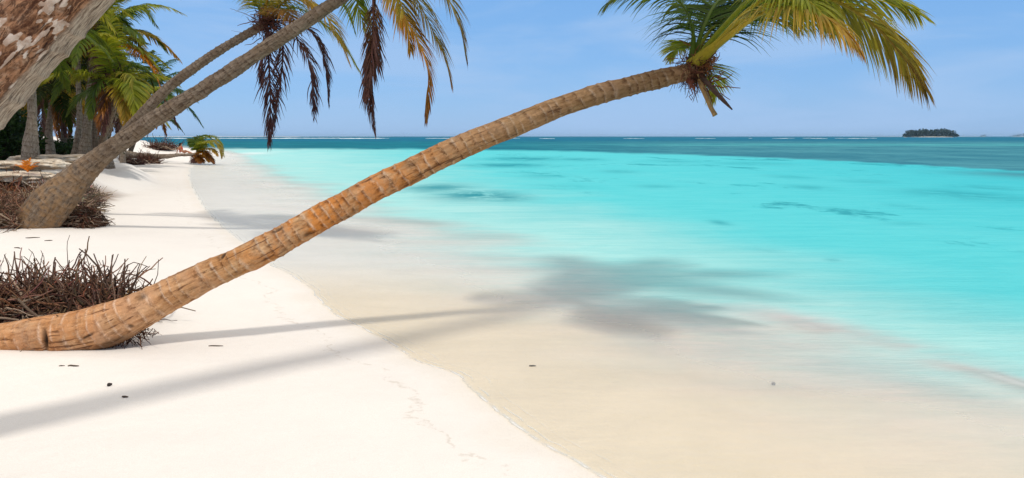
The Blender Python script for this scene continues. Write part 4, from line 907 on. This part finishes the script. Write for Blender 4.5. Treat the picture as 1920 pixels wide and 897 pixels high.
# seated person far down the beach
def skin_person():
    gp = P(340, 283, 58); gp[2] = zg(gp[0], gp[1]); s = 1.0
    t = thing('person', 'dark haired person in a red top sitting on the far sand mound', 'person', gp)
    J = {'hip': (0, 0, .12), 'waist': (-.02, 0, .30), 'chest': (-.04, 0, .50), 'neck': (-.03, 0, .64), 'head': (-.01, 0, .76), 'top': (0, 0, .86),
         'lk': (.40, -.14, .30), 'rk': (.42, .14, .24), 'lf': (.78, -.16, .06), 'rf': (.82, .16, .05), 'lt': (.86, -.16, .12), 'rt': (.90, .16, .11),
         'ls': (-.04, -.19, .56), 'rs': (-.04, .19, .56), 'le': (-.18, -.26, .34), 're': (-.16, .26, .34), 'lh': (-.26, -.24, .08), 'rh': (-.24, .26, .08)}
    R = dict(hip=.15, waist=.12, chest=.15, neck=.055, head=.095, top=.07, lk=.065, rk=.065, lf=.045, rf=.045, lt=.035, rt=.035, ls=.06, rs=.06, le=.042, re=.042, lh=.032, rh=.032)
    E = [('hip', 'waist'), ('waist', 'chest'), ('chest', 'neck'), ('neck', 'head'), ('head', 'top'), ('hip', 'lk'), ('hip', 'rk'), ('lk', 'lf'), ('rk', 'rf'), ('lf', 'lt'), ('rf', 'rt'), ('chest', 'ls'), ('chest', 'rs'), ('ls', 'le'), ('rs', 're'), ('le', 'lh'), ('re', 'rh')]
    ks = list(J); me = bpy.data.meshes.new('body')
    me.from_pydata([J[k] for k in ks], [(ks.index(a), ks.index(b_)) for a, b_ in E], []); me.materials.append(M_SKIN)
    o = bpy.data.objects.new('body', me); C.objects.link(o); o.parent = t
    md = o.modifiers.new('Skin', 'SKIN'); sv = me.skin_vertices[0].data if me.skin_vertices else None
    if sv is None:
        import bmesh
        bm = bmesh.new(); bm.from_mesh(me); bm.verts.layers.skin.verify(); bm.to_mesh(me); bm.free(); sv = me.skin_vertices[0].data
    for i, k in enumerate(ks): sv[i].radius = (R[k], R[k])
    sv[0].use_root = True
    o.modifiers.new('Subdivision', 'SUBSURF').levels = 1
    tube_obj('top', [gp+np.array(a) for a in [(-.005, 0, .20), (-.02, 0, .32), (-.04, 0, .48), (-.035, 0, .60)]], [.155, .135, .165, .09], M_RED, t, (.40, .06, .03), m=14, n=14)
    tube_obj('hair', [gp+np.array(a) for a in [(-.05, 0, .66), (-.05, 0, .76), (-.03, 0, .84), (-.01, 0, .89)]], [.07, .105, .095, .03], M_RED, t, (.012, .010, .010), m=14, n=14)
M_SKIN = NB('skin'); M_SKIN = M_SKIN.fin(M_SKIN.bsdf((.32, .14, .07), .6)); M_RED = m_vcol('cloth', .9, (.8, .8, .8))
skin_person()

# ================================================================= islands and surf on the horizon
MI = m_leaf('island_leaf', .1)
def island(y, ul, ur, hpx, seed, c, label, n=2600):
    g = np.random.default_rng(seed)
    x0, x1 = (ul-960)/F*y, (ur-960)/F*y; w = x1-x0; H = hpx/F*y
    nu, nv = 60, 8; U, V_ = np.meshgrid(np.linspace(0, 2*PI, nu, endpoint=False), np.linspace(0, PI/2, nv))
    G = np.stack([(x0+x1)/2 + np.cos(U)*np.cos(V_)*w*.54, y + np.sin(U)*np.cos(V_)*w*.2, np.sin(V_)*H*.10-.1], -1).reshape(-1, 3)
    o = mk('island', G, gridq(nv, nu), M_ISL); tag(o, label[0], kind='structure')
    x = x0 + w*g.random(n); e = (x-x0)/w
    prof = np.minimum(1, np.minimum(e, 1-e)*9+.25)*(.55+.45*fbm(x/H*1.6, 0, 0, seed)+.55*np.maximum(vnoise(x/H*6, 0, 0, seed+1)-.45, -.15))
    z = H*prof*(g.random(n)**.7) + .3; yy = y+(g.random(n)-.5)*w*.3
    pz = np.stack([x, yy, z], 1); sz = H*.06*(.5+g.random(n))[:, None]
    a = g.normal(size=(n, 3)); a /= np.linalg.norm(a, axis=1)[:, None]; b_ = np.cross(a, g.normal(size=(n, 3))); b_ /= np.linalg.norm(b_, axis=1)[:, None]
    V = np.stack([pz-a*sz, pz+b_*sz, pz+a*sz, pz-b_*sz], 1).reshape(-1, 3)
    cc = np.repeat(np.asarray(c)[None]*(.6+.9*g.random(n))[:, None], 4, 0)
    o = mk('island_trees', V, np.arange(4*n).reshape(-1, 4), MI, smooth=False, attrs={'col': np.concatenate([cc, np.ones((4*n, 1))], 1)})
    tag(o, label[1], 'trees', kind='stuff')
bi = NB('island_sand'); M_ISL = bi.fin(bi.bsdf(bi.mix(bi.rng(bi.noise(bi.pos(), .1, 3), .3, .7), (.5, .46, .38), (.62, .58, .5)), .9))
island(1500, 1691, 1783, 15.5, 1, (.02, .045, .03), ('low island on the horizon at right', 'dense dark trees covering the larger island'), 5200)
island(2600, 1892, 1990, 6.5, 2, (.03, .06, .05), ('far island cut by the right edge', 'trees on the far island at the right edge'), 1800)
island(2900, 1830, 1841, 4, 3, (.03, .06, .05), ('tiny islet between the two islands', 'trees on the tiny islet between the islands'), 300)
island(3800, 1600, 1830, 3.2, 4, (.05, .09, .09), ('long faint low shore behind the larger island', 'far trees behind the larger island, paled for distance haze'), 1500)  # distance haze painted into the leaf colours, paler and bluer when farther

bs = NB('surf_foam'); M_FOAM = bs.fin(bs.bsdf((.85, .87, .86), .9, .1))
sv = []
g = np.random.default_rng(9)
for k in range(46):
    u = (g.uniform(300, 1000) if k < 34 else g.uniform(1000, 1700)) if k > 12 else g.uniform(500, 720)
    y = g.uniform(520, 640); x = (u-960)/F*y; ln_ = g.uniform(4, 22)*(1.4 if u < 900 else .7); n = 14
    xs = np.linspace(-ln_/2, ln_/2, n); p_ = np.stack([x+xs, y+g.normal()*1+np.cumsum(g.normal(size=n))*.2, np.full(n, .04)], 1)
    rd = (.10+.26*np.sin(np.linspace(.1, PI-.1, n))*g.uniform(.3, 1.0))*(.5+.9*g.random(n))*(1 if u < 950 else .6)
    V, Q_ = tubes(p_[None], rd[None], 6); sv.append((V, Q_))
V, Q_ = merge(sv); o = mk('surf', V, Q_, M_FOAM); tag(o, 'thin broken white line of surf on the outer reef', 'surf', kind='stuff')

# ================================================================= small driftwood and litter on the sand
def twig(label, u, v, lpx, ang, rad=.006, c=(.10, .07, .05), seed=0, cat='twig', on=True):
    p0 = ground(u, v) if on else plane(u, v); g = np.random.default_rng(seed)
    if not on: p0[2] = zg(p0[0], p0[1])
    ln_ = lpx*p0[1]/F; a = math.radians(ang)
    pts = [p0 + np.array([math.cos(a)*ln_*t, math.sin(a)*ln_*t, rad*.8]) + g.normal(size=3)*np.array([.06, .06, .0])*ln_ for t in (-.5, -.2, .1, .5)]
    for q_ in pts: q_[2] = max(q_[2], zg(q_[0], q_[1]) + rad*.5)
    o = tube_obj('twig', pts, [rad*.6, rad, rad*.9, rad*.4], M_WOOD, None, c, n=12, seed=seed); tag(o, label, cat)
twig('thin grey twig on dry sand below the trunk shadow line', 404, 651, 28, 5, .005, seed=1)
twig('short brown twig on the near sand below the trunk foot', 138, 689, 22, -3, .006, seed=2)
twig('tiny dark pebble like bark chip on the bottom left sand', 206, 725, 7, 60, .012, (.05, .04, .035), seed=3, cat='bark chip')
twig('curled dark bark scrap next to the broad shadow start', 235, 746, 12, -10, .007, seed=4, cat='bark chip')
twig('faint twig left of the short brown one', 116, 688, 9, 10, .004, seed=5)
twig('little dark leaf scrap lying under clear shallow water', 998, 682, 14, 5, .006, (.12, .10, .07), seed=6, cat='leaf scrap', on=False)
twig('small dark stone on the shallow sea floor', 1451, 708, 6, 80, .014, (.16, .14, .12), seed=7, cat='stone', on=False)
twig('dark stick in the sand above the root tangle', 62, 447, 20, 8, .008, seed=8)
twig('smaller dark stick left of the upper stick', 34, 466, 16, -12, .008, seed=9)
twig('lone stick on the open sand between root tangle and grey palm', 92, 452, 13, 25, .007, seed=10)

# ================================================================= sea haze
hz = bpy.data.materials.new('sea_haze'); hz.use_nodes = True; ht = hz.node_tree; ht.nodes.clear()
ho = ht.nodes.new('ShaderNodeOutputMaterial'); hv = ht.nodes.new('ShaderNodeVolumePrincipled')
hv.inputs['Color'].default_value = (.55, .80, 1.0, 1); hv.inputs['Density'].default_value = .00007; hv.inputs['Anisotropy'].default_value = .2
ht.links.new(hv.outputs[0], ho.inputs['Volume'])
B_ = 12600.; zb, zt = -7., 24.
hvv = np.array([[sx_*B_, sy_*B_, z_] for z_ in (zb, zt) for sx_, sy_ in ((-1, -1), (1, -1), (1, 1), (-1, 1))])
hq = np.array([[0, 3, 2, 1], [4, 5, 6, 7], [0, 1, 5, 4], [1, 2, 6, 5], [2, 3, 7, 6], [3, 0, 4, 7]])
tag(mk('haze', hvv, hq, hz, smooth=False), 'thin bluish sea haze softening the far islands', kind='stuff')
